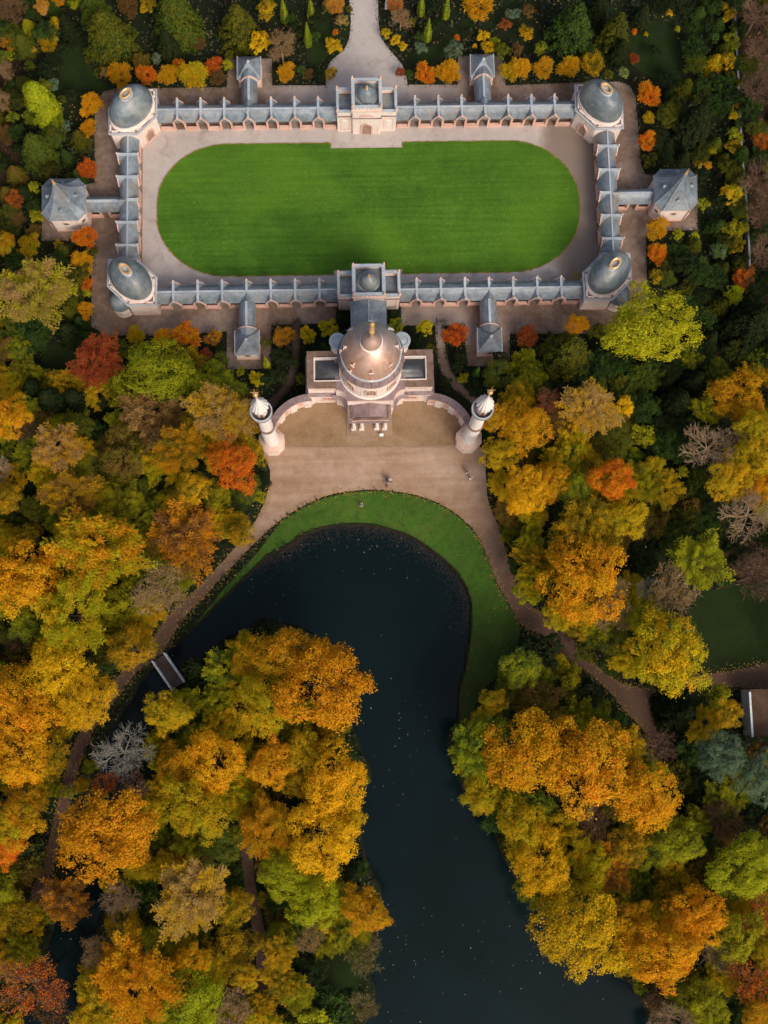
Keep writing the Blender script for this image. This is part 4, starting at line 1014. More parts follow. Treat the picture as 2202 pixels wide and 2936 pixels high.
def curved_wall(label, cx, cy, t0, t1):
    R = thing('curved_wall', label, 'wall', (cx, cy, 0), 0, 'curved walls between mosque and minarets')
    ri, ro = 5.75, 6.5
    n = 24; ts = [t0 + (t1 - t0) * k / n for k in range(n + 1)]
    def arcwall(a, b, z0, z1, A, B, m=24):
        o = [(b * math.cos(A + (B - A) * k / m), b * math.sin(A + (B - A) * k / m)) for k in range(m + 1)]
        i = [(a * math.cos(A + (B - A) * k / m), a * math.sin(A + (B - A) * k / m)) for k in range(m, -1, -1)]
        return MB().prism(o + i, z0, z1)
    arcwall(ri, ro, 0, 3.75, t0, t1).build('wall', 'plaster', R, 25)
    N = 9
    for k in range(N):
        A = t0 + (t1 - t0) * k / N; B = t0 + (t1 - t0) * (k + 1) / N - (t1 - t0) * .004 / (abs(t1 - t0))
        arcwall(ri - .12, ro + .15, 3.76, 3.98, A, B, 4).build('coping_slab', 'purple', R, 25)
    arcwall(ri - .16, ri - .02, 3.58, 3.755, t0, t1).build('moulding', 'stone', R, 25)
    M_ = 4
    for k in range(M_):
        A = t0 + (t1 - t0) * (k + .08) / M_; B = t0 + (t1 - t0) * (k + .52) / M_
        arcwall(ri - .22, ri + .05, 0, 3.57, A, B, 5).build('pilaster', 'white', R, 25)
        A = t0 + (t1 - t0) * (k + .62) / M_; B = t0 + (t1 - t0) * (k + .94) / M_
        w = thing_part('niche', R, (0, 0, 0))
        arcwall(ri - .012, ri + .05, 1.0, 2.9, A, B, 4).build('niche_panel', 'stone', w, 25)
        arcwall(ri - .1, ri + .05, 2.9, 3.06, A, B, 4).build('niche_lintel', 'palestone', w, 25)
        arcwall(ri - .12, ri + .05, .84, 1.0, A, B, 4).build('niche_sill', 'palestone', w, 25)
    return R
curved_wall('low curved pink wall from the mosque round to the left minaret', -9.1, -36.3, PI / 2, PI)
curved_wall('low curved pink wall from the mosque round to the right minaret', 7.85, -36.45, 0, PI / 2)

def minaret(label, cx, cy):
    R = thing('minaret', label, 'minaret', (cx, cy, 0), 0, 'white minarets')
    O = ngon(0, 0, 1.82, 8, PI / 8)
    MB().prism(ngon(0, 0, 1.9, 8, PI / 8), 0, .5).build('plinth', 'palestone', R)
    MB().prism(O, .48, 2.9).build('base', 'plaster', R)
    for k in range(8):
        t = 2 * PI * k / 8; d = 1.82 * math.cos(PI / 8)
        p = MB().box(d - .02, d + .04, -.36, .36, .9, 2.5).build('base_panel', 'white', R); p.rotation_euler = (0, 0, t)
    MB().prism(ngon(0, 0, 1.98, 8, PI / 8), 2.9, 3.1).prism(ngon(0, 0, 1.95, 8, PI / 8), 3.1, 3.75, ngon(0, 0, 1.2, 8, PI / 8)).build('base_cap', 'palestone', R)
    MB().lathe(0, 0, [(1.14, 3.4), (1.14, 3.9), (1.07, 4.0), (1.0, 12.6)], 40).build('lower_shaft', 'white', R)
    MB().lathe(0, 0, [(1.0, 12.5), (1.13, 12.7), (1.13, 12.95), (.9, 13.25)], 40).build('shaft_band', 'brownstone', R)
    MB().lathe(0, 0, [(.93, 13.1), (.86, 20.6)], 40).build('upper_shaft', 'white', R)
    MB().lathe(0, 0, [(.86, 20.4), (1.0, 20.7), (1.3, 21.3), (1.42, 21.5), (1.42, 21.62)], 44).build('balcony_corbel', 'stone', R)
    MB().lathe(0, 0, [(1.42, 21.6), (0, 21.66)], 44).build('balcony_floor', 'purple', R)
    MB().lathe(0, 0, [(1.34, 21.6), (1.34, 22.5), (1.45, 22.52), (1.45, 22.64), (1.28, 22.64), (1.28, 21.6)], 44).build('balcony_rail', 'lead', R)
    MB().lathe(0, 0, [(.78, 21.6), (.76, 24.9), (.86, 25.1)], 36).build('turret', 'white', R)
    w = thing_part('door', R, (0, 0, 22.0), -PI / 2 + (.08 if cx < 0 else -.12))
    MB().box(.74, .80, -.24, .24, 0, 1.7).build('door_leaf', 'wood', w)
    MB().box(.70, .84, -.33, -.24, 0, 1.8).box(.70, .84, .24, .33, 0, 1.8).box(.70, .84, -.33, .33, 1.72, 1.86).build('door_frame', 'palestone', w)
    def flute(t, z):
        k = min(1, max(0, (29.2 - z) / 3.2)); return 1 + .065 * k * (abs(math.sin(7 * t)) * 2 - 1)
    MB().lathe(0, 0, [(.8, 24.95), (1.05, 25.05), (1.12, 25.25), (1.08, 25.6), (.92, 26.2), (.68, 27.0), (.42, 27.8), (.25, 28.4), (.17, 29.0), (.13, 29.4)], 84, rf=flute).build('fluted_cap', 'white', R, 25)
    MB().lathe(0, 0, [(.14, 29.2), (.12, 30.5), (.09, 31.6)], 12).build('spire', 'palestone', R)
    MB().lathe(0, 0, [(.08, 31.2), (.3, 31.35), (.36, 31.55), (.3, 31.75), (.1, 31.9), (.16, 32.3), (.06, 32.6), (.04, 34.2), (0, 34.4)], 14).build('finial', 'gold', R)
    q = MB().tube([(-.55, 0, 32.75), (-.25, 0, 32.5), (0, 0, 32.45), (.25, 0, 32.5), (.55, 0, 32.75)], [.02, .05, .06, .05, .02], 6); q.build('crescent', 'gold', R)
minaret('white minaret with fluted cap left of the forecourt', -15.0, -36.25)
minaret('white minaret with fluted cap right of the forecourt', 13.65, -36.45)

# ------------------------------------------------------------------ footbridge
def footbridge():
    a, b, c_, d_ = G(457, 1889, .35), G(472, 1877, .35), G(518, 1950, .35), G(500, 1968, .35)
    A = Vector((*G(457, 1886, .3), 0)); B = Vector((*G(512, 1966, .3), 0)); L = (B - A).length
    ang = math.atan2(B.y - A.y, B.x - A.x)
    R = thing('footbridge', 'narrow wooden footbridge with white railings over the channel', 'footbridge', (A.x, A.y, 0), ang)
    N = 34; hw = .86
    mes = [MB().box(-L / N / 2 + .018, L / N / 2 - .018, -hw, hw, -.04, .04).mesh('plank', 'deck') for _ in range(1)]
    for k in range(N):
        o = link('plank', mes[0], R, (L * (k + .5) / N, rr.uniform(-.03, .03), .30 + rr.uniform(-.008, .008)))
    for s in (-1, 1): MB().box(0, L, s * .6 - .1, s * .6 + .1, -.05, .25).build('beam', 'deck', R)
    for s in (-1, 1):
        W = thing_part('railing', R, (0, s * (hw + .16), 0))
        q = MB().box(-.15, L + .15, -.10, .10, 1.22, 1.36); q.build('handrail', 'whitewood', W)
        MB().box(-.1, L + .1, -.05, .05, .72, .82).build('mid_rail', 'whitewood', W)
        for k in range(7):
            x = L * k / 6; link('post', shared('brpost', lambda: MB().box(-.08, .08, -.08, .08, 0, 1.3).mesh('post', 'whitewood')), W, (x, 0, 0.02))
        MB().box(-.05, L + .05, -.16, .14, .06, .2).build('kick_board', 'whitewood', W)
footbridge()

# ------------------------------------------------------------------ garden wall and flat-roofed building at the right edge
pts = [G(2106, -60, 2), G(2108, 10, 2), G(2117, 190, 2), G(2130, 450, 2), G(2142, 580, 2), G(2149, 690, 2), G(2153, 800, 2)]
W = thing('garden_wall', 'pale garden wall half hidden by hedge along the right edge', 'wall', (0, 0, 0))
for i in range(len(pts) - 1):
    (x0, y0), (x1, y1) = pts[i], pts[i + 1]
    n = max(1, int(math.hypot(x1 - x0, y1 - y0) / 4))
    for k in range(n):
        a = (x0 + (x1 - x0) * k / n, y0 + (y1 - y0) * k / n); b = (x0 + (x1 - x0) * (k + .985) / n, y0 + (y1 - y0) * (k + .985) / n)
        MB().prism([(a[0] - .11, a[1]), (b[0] - .11, b[1]), (b[0] + .11, b[1]), (a[0] + .11, a[1])], 0, 1.7).build('wall_panel', 'oldwall', W)
        MB().prism([(a[0] - .15, a[1]), (b[0] - .15, b[1]), (b[0] + .15, b[1]), (a[0] + .15, a[1])], 1.7, 1.78).build('wall_cap', 'oldwall', W)
a = G(2147, 1977, 4.2); b = G(2158, 2112, 4.2)
F = thing('flat_roofed_house', 'flat brown-roofed building with a white side cut by the right edge', 'building', (0, 0, 0))
x0, y1 = a; y0 = b[1]
MB().box(x0 + .15, x0 + 8, y0 + .1, y1 - .1, 0, 4.0).build('wall', 'white', F)
MB().box(x0 + .05, x0 + 8.1, y0, y1, 4.0, 4.2).build('roof', 'litterroof', F)
MB().box(x0 - .08, x0 + .2, y0 - .05, y1 - .35, 4.1, 4.42).build('roof_edge', 'whitewood', F)

# ------------------------------------------------------------------ people and small things
def skin_mesh(name, verts, edges, radii, mat, parent, root=0):
    me = bpy.data.meshes.new(name); me.from_pydata([tuple(v) for v in verts], edges, [])
    me.materials.append(M[mat])
    o = link(name, me, parent)
    md = o.modifiers.new('skin', 'SKIN'); md.use_smooth_shade = True
    for i, r in enumerate(radii):
        rv = me.skin_vertices[0].data[i]; rv.radius = (r, r); rv.use_root = (i == root)
    s = o.modifiers.new('sub', 'SUBSURF'); s.levels = 1; s.render_levels = 1
    return o
def person(label, x, y, rz, top, bottom, pose='walk'):
    R = thing('person', label, 'person', (x, y, 0), rz, None)
    st = .22 if pose == 'walk' else .02
    if pose == 'sit':
        J = dict(p=(0, 0, .12), c=(0, .06, .5), n=(0, .05, .66), h=(0, -.01, .80), h2=(0, -.01, .90),
                 la=(-.19, .05, .56), le=(-.26, -.08, .34), lh=(-.14, -.30, .30), ra=(.19, .05, .56), re=(.26, -.08, .34), rh=(.14, -.30, .30),
                 lk=(-.12, -.36, .40), lf=(-.13, -.52, .06), lt=(-.13, -.66, .04), rk=(.12, -.36, .40), rf=(.13, -.52, .06), rt=(.13, -.66, .04), lp=(-.1, -.03, .13), rp=(.1, -.03, .13))
    else:
        J = dict(p=(0, 0, .95), c=(0, -.01, 1.28), n=(0, 0, 1.46), h=(0, -.02, 1.60), h2=(0, -.02, 1.70),
                 la=(-.19, 0, 1.40), le=(-.25, .06, 1.12), lh=(-.24, -.06, .88), ra=(.19, 0, 1.40), re=(.25, -.04, 1.12), rh=(.24, -.2, .92),
                 lk=(-.1, -st * .7, .52), lf=(-.1, -st * .6, .08), lt=(-.1, -st * .6 - .17, .04), rk=(.1, st * .1, .50), rf=(.1, st, .10), rt=(.1, st - .16, .04), lp=(-.09, 0, .90), rp=(.09, 0, .90))
    ks = list(J); ix = {k: i for i, k in enumerate(ks)}
    E = [('p', 'c'), ('c', 'n'), ('n', 'h'), ('h', 'h2'), ('c', 'la'), ('la', 'le'), ('le', 'lh'), ('c', 'ra'), ('ra', 're'), ('re', 'rh'), ('p', 'lp'), ('lp', 'lk'), ('lk', 'lf'), ('lf', 'lt'), ('p', 'rp'), ('rp', 'rk'), ('rk', 'rf'), ('rf', 'rt')]
    rad = dict(p=.13, c=.14, n=.055, h=.095, h2=.085, la=.06, ra=.06, le=.045, re=.045, lh=.035, rh=.035, lp=.085, rp=.085, lk=.06, rk=.06, lf=.04, rf=.04, lt=.035, rt=.035)
    skin_mesh('body', [J[k] for k in ks], [(ix[a], ix[b]) for a, b in E], [rad[k] for k in ks], 'skin', R, 0)
    def sub(nm, keys, edges, mat, k):
        i2 = {q: i for i, q in enumerate(keys)}
        skin_mesh(nm, [J[q] for q in keys], [(i2[a], i2[b]) for a, b in edges], [rad[q] * k + .012 for q in keys], mat, R, 0)
    sub('jacket', ['p', 'c', 'la', 'le', 'ra', 're'], [('p', 'c'), ('c', 'la'), ('la', 'le'), ('c', 'ra'), ('ra', 're')], top, 1.15)
    sub('trousers', ['p', 'lp', 'lk', 'lf', 'rp', 'rk', 'rf'], [('p', 'lp'), ('lp', 'lk'), ('lk', 'lf'), ('p', 'rp'), ('rp', 'rk'), ('rk', 'rf')], bottom, 1.1)
    hx, hy, hz = J['h2']
    MB().lathe(hx, hy + .015, [(.108, hz - .06), (.112, hz + .0), (.09, hz + .06), (.05, hz + .09), (0, hz + .1)], 12).build('hair', 'hair', R)
    return R
p = G(1339, 1356, .8); person('walker in pale clothes on the forecourt, farther from the pond of the two', p[0], p[1], .5, 'palecloth', 'greycloth')
p = G(1349, 1372, .8); person('walker in white clothes on the forecourt, beside the trees at the right', p[0], p[1], .5, 'signwhite', 'palecloth')
p = G(1109, 1394, .6); person('walker in brown and dark clothes at the edge of the grass bank', p[0], p[1], 1.2, 'rust', 'darkcloth')
p = G(1036, 1450, .3); person('person in grey sitting on the green grass bank above the pond', p[0], p[1], PI, 'greycloth', 'palecloth', 'sit')
p = G(1114, 1377, .3)
R = thing('pram', 'dark pram with a pale cover standing on the forecourt gravel', 'pram', (p[0], p[1], 0), 0.05)
MB().lathe(0, 0, [(.24, .5), (.30, .62), (.32, .78)], 20, 1.55, .85).build('basket', 'darkcloth', R)
MB().lathe(0, 0, [(0, .70), (.25, .72), (.30, .76)], 20, 1.5, .8).build('lining', 'darkcloth', R)
MB().lathe(-.26, 0, [(.29, .72), (.30, .86), (.24, 1.0), (.12, 1.07), (0, 1.09)], 16, .8, .95, t0=PI * .45, t1=PI * 1.55).build('hood', 'darkcloth', R)
MB().box(.02, .50, -.2, .2, .77, .84).build('blanket', 'pinkcloth', R)
MB().tube([(-.5, -.2, .7), (-.78, -.2, 1.0), (-.78, .2, 1.0), (-.5, .2, .7)], [.02] * 4, 6).build('handle', 'greymetal', R)
MB().tube([(-.32, -.26, .22), (.34, .0, .56), (-.32, .26, .22)], [.018] * 3, 5).tube([(.34, -.26, .22), (-.32, 0, .56), (.34, .26, .22)], [.018] * 3, 5).build('chassis', 'greymetal', R)
for x in (-.32, .34):
    for y in (-.27, .27):
        ts = np.linspace(0, 2 * PI, 17); MB().tube([(x + .2 * math.cos(t), y, .21 + .2 * math.sin(t)) for t in ts], [.022] * 17, 5).build('wheel', 'darkcloth', R)
p = G(1094, 1247, .9)
R = thing('sign_board', 'small white sign board on a post beside the porch steps', 'sign', (p[0], p[1], 0), 0)
MB().tube([(0, .05, 0), (0, .05, .9)], [.04, .04], 6).build('post', 'greymetal', R)
MB().slab([(-.28, -.2, .85), (.28, -.2, .85), (.28, .16, 1.12), (-.28, .16, 1.12)], .05).build('panel', 'signwhite', R)
MB().box(-.3, .3, -.25, .25, 0, .08).build('foot', 'slab', R)
p = G(1109, 22, 0)
R = thing('garden_statue', 'small white statue on a pedestal among shrubs beside the approach path', 'statue', (p[0], p[1], 0), 0)
MB().box(-.32, .32, -.32, .32, 0, .2).box(-.24, .24, -.24, .24, .2, 1.0).box(-.3, .3, -.3, .3, 1.0, 1.12).build('pedestal', 'white', R)
MB().lathe(0, 0, [(.2, 1.12), (.22, 1.3), (.15, 1.8), (.2, 2.0), (.24, 2.2), (.12, 2.4), (.07, 2.46), (.12, 2.56), (.13, 2.68), (.08, 2.8), (0, 2.83)], 14).build('figure', 'signwhite', R)
p = G(1818, 1389, 0)
MB().lathe(p[0], p[1], [(0.5, 0), (.52, .2), (.35, .42), (.12, .5), (0, .5)], 9, 1.1, .8, rf=lambda t, z: 1 + .12 * math.sin(3 * t + z * 5)).build('boulder', 'palebark')
tag(bpy.data.objects['boulder'], 'grey boulder in the dark undergrowth right of the bright orange tree', 'boulder')
# ------------------------------------------------------------------ vegetation prototypes (unit radius, shared meshes)
def leaf_mesh(name, c, nrm, ax, size, asp, tint, mat='foliage'):
    """one mesh of many leaf-spray faces: centre, normal, long axis, half length, width ratio, tint rgb"""
    n = len(c); nrm = nrm / (np.linalg.norm(nrm, axis=1, keepdims=True) + 1e-9)
    ax = ax - nrm * (ax * nrm).sum(1, keepdims=True); ax = ax / (np.linalg.norm(ax, axis=1, keepdims=True) + 1e-9)
    sd = np.cross(nrm, ax); s = size[:, None]
    v = np.empty((n, 4, 3)); v[:, 0] = c - ax * s; v[:, 1] = c - sd * s * asp - nrm * s * .18; v[:, 2] = c + ax * s; v[:, 3] = c + sd * s * asp - nrm * s * .18
    me = bpy.data.meshes.new(name); me.vertices.add(4 * n); me.vertices.foreach_set('co', v.reshape(-1).astype(np.float32))
    me.loops.add(4 * n); me.loops.foreach_set('vertex_index', np.arange(4 * n, dtype=np.int32))
    me.polygons.add(n); me.polygons.foreach_set('loop_start', np.arange(0, 4 * n, 4, dtype=np.int32)); me.polygons.foreach_set('loop_total', np.full(n, 4, np.int32))
    a = me.attributes.new('leaf', 'FLOAT_COLOR', 'POINT')
    col = np.ones((n, 4, 4), np.float32); col[:, :, :3] = tint[:, None, :]
    a.data.foreach_set('color', col.reshape(-1))
    me.materials.append(M[mat]); me.update(calc_edges=True); me.validate()
    return me

def unit(v): return v / (np.linalg.norm(v, axis=-1, keepdims=True) + 1e-9)
def outline(rng):
    a = [(k, rng.uniform(.03, .11) * (1.4 if k < 4 else 1), rng.uniform(0, 2 * PI)) for k in (2, 3, 4, 5, 7)]
    return lambda t: 1 + .95 * sum(m * np.sin(k * t + p) for k, m, p in a)

def crown_broad(name, seed, n=25000, nl=46, size=.0222, zs=.78):
    """domed crown of rounded leaf masses, each mass broken into small clusters"""
    rng = np.random.default_rng(seed); ol = outline(rng)
    ph = rng.uniform(0, 2 * PI, nl); ct = rng.uniform(-.25, 1.0, nl); st = np.sqrt(1 - ct ** 2)
    rad = np.where(np.arange(nl) % 4 == 0, rng.uniform(.25, .5, nl), rng.uniform(.55, .84, nl)) * ol(ph)
    C = np.stack([st * np.cos(ph) * rad, st * np.sin(ph) * rad, ct * rad * zs], 1)
    lr = rng.uniform(.15, .31, nl); tl = rng.uniform(0, 1, nl)
    # sub clusters
    m = nl * 16; li = rng.choice(nl, m, p=lr ** 2 / (lr ** 2).sum())
    d = unit(rng.normal(size=(m, 3)) + np.array([0, 0, .45]) + unit(C[li]) * .7)
    S = C[li] + d * lr[li][:, None] * rng.uniform(.65, 1.1, m)[:, None] * np.array([1, 1, .85]); sr = rng.uniform(.028, .062, m); ts = rng.uniform(0, 1, m)
    k = rng.integers(0, m, n)
    p = S[k] + rng.normal(size=(n, 3)) * sr[k][:, None] * np.array([1, 1, .7])
    inside = np.zeros(n, bool)
    for i in range(nl): inside |= (np.linalg.norm(p - C[i], axis=1) < lr[i] * .62)
    keep = ~inside | (rng.uniform(size=n) < .12); p, k = p[keep], k[keep]; n = len(p)
    nr = d[k] * .75 + rng.normal(size=(n, 3)) * .36 + np.array([0, 0, .5])
    ax = d[k] * .5 + rng.normal(size=(n, 3))
    tint = np.stack([np.clip(.45 * ts[k] + .45 * tl[li[k]] + rng.uniform(-.12, .22, n), 0, 1), rng.uniform(0, 1, n), rng.uniform(0, 1, n)], 1)
    return leaf_mesh(name, p, nr, ax, size * rng.uniform(.7, 1.35, n), .62, tint)

def crown_spray(name, seed, n=23000, nb=85, size=.0218, zs=.78, droop=.10, wid=.19, forks=9):
    """crown of feathery branch sprays that radiate from the stem"""
    rng = np.random.default_rng(seed); ol = outline(rng)
    ph = (np.arange(nb) * 2.39996 + rng.uniform(-.25, .25, nb)); ct = np.clip((rng.permutation(nb) + .5) / nb * 1.2 - .17, -.2, 1); st = np.sqrt(1 - np.clip(ct, -1, 1) ** 2)
    R = np.where(np.arange(nb) % 5 == 0, rng.uniform(.5, .8, nb), rng.uniform(.86, 1.08, nb)) * ol(ph)
    T = np.stack([st * np.cos(ph) * R, st * np.sin(ph) * R, ct * R * zs], 1); B = T * .22 + np.array([0, 0, -.12]); tb = rng.uniform(0, 1, nb)
    b = rng.integers(0, nb, n); f = rng.integers(0, forks, n); t0 = .38 + .62 * (f + .5) / forks
    side = np.where((f + b) % 2 == 0, 1, -1); u = rng.uniform(0, 1, n) ** .7
    d = unit(T - B)[b]; lat = unit(np.cross(d, np.array([0, 0, 1.0]) + d * .01)); up = np.cross(lat, d)
    ra = (rng.normal(size=n) * (.2 + 1.5 * np.clip(ct[b], 0, 1) ** 4))[:, None]; lat, up = lat * np.cos(ra) + up * np.sin(ra), up * np.cos(ra) - lat * np.sin(ra)
    w = wid * (1.15 - .75 * t0) * rng.uniform(.7, 1.2, n)
    tt = np.clip(t0 + u * w * 1.1, 0, 1.12)
    p = B[b] + (T - B)[b] * tt[:, None] + lat * (side * u * w)[:, None] + rng.normal(size=(n, 3)) * .016
    p[:, 2] -= droop * (u ** 2) * .5 + droop * np.clip(tt - .6, 0, 1) ** 2
    nr = np.abs(up[:, 2:3]) * up * .9 + np.array([0, 0, .75]) + rng.normal(size=(n, 3)) * .35
    ax = d + lat * side[:, None] * .9 + rng.normal(size=(n, 3)) * .35
    tint = np.stack([np.clip(.75 * tb[b] + rng.uniform(-.1, .3, n), 0, 1), rng.uniform(0, 1, n), rng.uniform(0, 1, n)], 1)
    return leaf_mesh(name, p, nr, ax, size * rng.uniform(.7, 1.35, n), .5, tint)

def crown_conifer(name, seed, n=17000):
    """dark evergreen of drooping branch layers, pointed at the top"""
    rng = np.random.default_rng(seed); nb = 170
    h = np.sort(rng.uniform(0, 1, nb)); ph = np.arange(nb) * 2.39996 + rng.uniform(-.3, .3, nb)
    R = (1 - h) ** .75 * rng.uniform(.82, 1.12, nb) + .06; z0 = -.55 + 1.75 * h
    w = R + .15; b = rng.choice(nb, n, p=w / w.sum()); u = rng.uniform(.15, 1, n) ** .8
    d = np.stack([np.cos(ph), np.sin(ph), np.zeros(nb)], 1)[b]; lat = np.stack([-np.sin(ph), np.cos(ph), np.zeros(nb)], 1)[b]
    s = rng.uniform(-1, 1, n) * .17 * (1.15 - u) ** .5
    p = d * (R[b] * u)[:, None] + lat * (s * (0.5 + R[b]))[:, None]
    p[:, 2] = z0[b] - .22 * u ** 1.6 * R[b] + .1 * u + rng.normal(size=n) * .018 - .25 * np.abs(s)
    nr = np.array([0, 0, 1.0]) + d * .35 + rng.normal(size=(n, 3)) * .4
    ax = d + lat * np.sign(s)[:, None] * .6 + rng.normal(size=(n, 3)) * .3
    tint = np.stack([np.clip(u * .6 + rng.uniform(-.2, .4, n), 0, 1), rng.uniform(0, 1, n), rng.uniform(0, 1, n)], 1)
    return leaf_mesh(name, p, nr, ax, .044 * rng.uniform(.7, 1.3, n), .42, tint)

def crown_column(name, seed, n=3500, lumpy=0.0, cone=True):
    """upright column; unit radius 1, height 0..10"""
    rng = np.random.default_rng(seed)
    z = rng.uniform(0, 1, n); ph = rng.uniform(0, 2 * PI, n)
    prof = (np.clip((1 - z) * 1.6, 0, 1) ** .8 * np.clip(z * 9 + .45, 0, 1)) if cone else (np.clip((1 - z) * 4, 0, 1) ** .5 * np.clip(z * 6 + .35, 0, 1))
    if lumpy:
        nl = 26; lz = rng.uniform(0, 1, nl); lp = rng.uniform(0, 2 * PI, nl)
        dd = np.abs(z[:, None] - lz) * 7 + np.abs(np.angle(np.exp(1j * (ph[:, None] - lp)))) ; prof = prof * (1 + lumpy * (np.exp(-dd.min(1) ** 2) - .5)); lob = dd.argmin(1)
    else: lob = (ph * 3).astype(int)
    tl = rng.uniform(0, 1, 40)
    r = prof * rng.uniform(.72, 1.05, n)
    p = np.stack([r * np.cos(ph), r * np.sin(ph), z * 10], 1)
    d = np.stack([np.cos(ph), np.sin(ph), np.full(n, .7)], 1)
    nr = d + rng.normal(size=(n, 3)) * .35; ax = np.array([0, 0, 1.0]) + rng.normal(size=(n, 3)) * .35
    tint = np.stack([np.clip(.6 * tl[lob % 40] + rng.uniform(-.1, .4, n), 0, 1), rng.uniform(0, 1, n), rng.uniform(0, 1, n)], 1)
    return leaf_mesh(name, p, nr, ax, .17 * rng.uniform(.7, 1.3, n), .5, tint)

def branches(seed, levels=4, zs=.8, dense=1.0):
    """list of tapered limbs filling a unit crown, stem foot at z=-1"""
    rng = random.Random(seed); segs = []
    def grow_(p, d, L, r, lv):
        q = p; pts = [p]; dd = d
        for _ in range(3):
            dd = (dd + Vector((rng.uniform(-1, 1), rng.uniform(-1, 1), rng.uniform(-.5, .7))) * .22).normalized()
            q = q + dd * L / 3; pts.append(q)
        segs.append((pts, [r, r * .85, r * .7, r * .5], 5 if lv < 2 else 3))
        if lv >= levels: return
        n = int({0: 8, 1: 6, 2: 5, 3: 4}[lv] * dense + .5)
        for k in range(n):
            t = 1 if lv == 0 else rng.choice((1, 2, 2, 3, 3))
            s = pts[3] if lv == 0 else pts[t]
            sp = .95 if lv == 0 else .75
            a = 2 * PI * k / n + rng.uniform(-.4, .4)
            o = Vector((math.cos(a), math.sin(a), rng.uniform(.1, .9) if lv == 0 else rng.uniform(-.2, .7)))
            grow_(s, (dd * (1 - sp) + o * sp).normalized() if lv == 0 else (dd + o * sp).normalized(), L * rng.uniform(.6, .8) if lv else .52 * rng.uniform(.8, 1.2), r * .55, lv + 1)
    grow_(Vector((0, 0, -.75)), Vector((0, 0, 1)), .5, .055, 0)
    return segs
def bare_mesh(name, seed, mat, levels=4, dense=1.0):
    mb = MB()
    for pts, rad, n in branches(seed, levels, dense=dense): mb.tube(pts, [max(r, .0048) for r in rad], n)
    return mb.mesh(name, mat, 60)
def sparse_leaves(name, seed, n=3200, levels=4):
    rng = np.random.default_rng(seed); S = [s for s in branches(seed, levels) if len(s[0]) and s[2] == 3]
    P = np.array([list(q) for s in S for q in s[0][1:]]); k = rng.integers(0, len(P), n)
    p = P[k] + rng.normal(size=(n, 3)) * .035; tc = rng.uniform(0, 1, len(P))
    tint = np.stack([np.clip(.6 * tc[k] + rng.uniform(0, .4, n), 0, 1), rng.uniform(0, 1, n), rng.uniform(0, 1, n)], 1)
    return leaf_mesh(name, p, np.array([0, 0, .8]) + rng.normal(size=(n, 3)) * .6, rng.normal(size=(n, 3)), .026 * rng.uniform(.7, 1.4, n), .55, tint)
def trunk_mesh(name, seed, mat):
    """stem with a few rising limbs: radius unit 1, height unit 1"""
    rng = random.Random(seed); mb = MB()
    mb.tube([(0, 0, -.02), (0, 0, .03), (.01, 0, .3), (.0, .01, .6), (0, 0, .8)], [.085, .06, .05, .04, .02], 8)
    for k in range(7):
        a = 2 * PI * k / 7 + rng.uniform(-.4, .4); z = rng.uniform(.34, .6); r = rng.uniform(.45, .7)
        mb.tube([(0, 0, z), (r * .5 * math.cos(a), r * .5 * math.sin(a), z + .12), (r * math.cos(a), r * math.sin(a), z + .24)], [.03, .02, .008], 5)
    return mb.mesh(name, mat, 60)

PROTO = {
 'broad': [crown_broad('broad_crown', s, nl=nl, zs=z) for s, nl, z in ((11, 74, .75), (12, 62, .8), (13, 90, .7), (14, 68, .85), (15, 80, .75), (16, 70, .8))],
 'spray': [crown_spray('feathery_crown', s, nb=nb, forks=f, droop=d) for s, nb, f, d in ((21, 130, 9, .1), (22, 110, 8, .16), (23, 150, 10, .06), (24, 105, 10, .2), (25, 140, 9, .12))],
 'conifer': [crown_conifer('evergreen_crown', s) for s in (31, 32, 33)],
 'bush': [crown_broad('bush_crown', s, 4200, 26, .055, .8) for s in (41, 42, 43)],
 'bushspray': [crown_spray('feathery_bush_crown', s, 5200, 80, .050, .85, .08, .36, 6) for s in (44, 45, 46)],
 'cypress': [crown_column('cypress_crown', 51)],
 'poplar': [crown_column('poplar_crown', 52, 5200, .7, False)],
 'sparse': [sparse_leaves('sparse_crown', s) for s in (61, 62, 63)],
}
SKEL = {mt: [bare_mesh('bare_branches', s, mt) for s in (61, 62, 63)] for mt in ('tanbark', 'redbark', 'palebark', 'bark')}
TRUNK = [trunk_mesh('trunk', s, 'bark') for s in (71, 72)]

PAL = {
 'RD': ('russet red', (.34, .062, .02), (.28, .09, .02)), 'RO': ('red orange', (.66, .15, .012), (.58, .19, .013)), 'OR': ('orange', (.66, .285, .010), (.50, .31, .012)),
 'GO': ('golden', (.60, .35, .010), (.41, .335, .012)), 'YE': ('bright yellow', (.70, .42, .010), (.55, .375, .012)), 'YG': ('yellow-green', (.40, .375, .012), (.27, .28, .012)),
 'LG': ('lime green', (.355, .37, .012), (.25, .29, .013)), 'OL': ('olive', (.145, .135, .011), (.075, .095, .011)), 'MG': ('mid green', (.075, .13, .02), (.05, .09, .018)),
 'DG': ('dark green', (.020, .037, .013), (.034, .044, .013)), 'GR': ('grey-green', (.16, .21, .12), (.10, .145, .075)), 'BR': ('brown', (.20, .10, .03), (.12, .08, .022)), 'TA': ('tan', (.42, .26, .09), (.26, .17, .05)),
}
REG = {'a1': (0, 0), 'a2': (734, 0), 'a3': (1468, 0), 'b1': (0, 650), 'b2': (734, 650), 'b3': (1468, 650), 'c1': (0, 1350), 'c2': (734, 1350), 'c3': (1468, 1350), 'd1': (0, 2100), 'd2': (734, 2100), 'd3': (1468, 2100)}
KZ = 734 / 1659
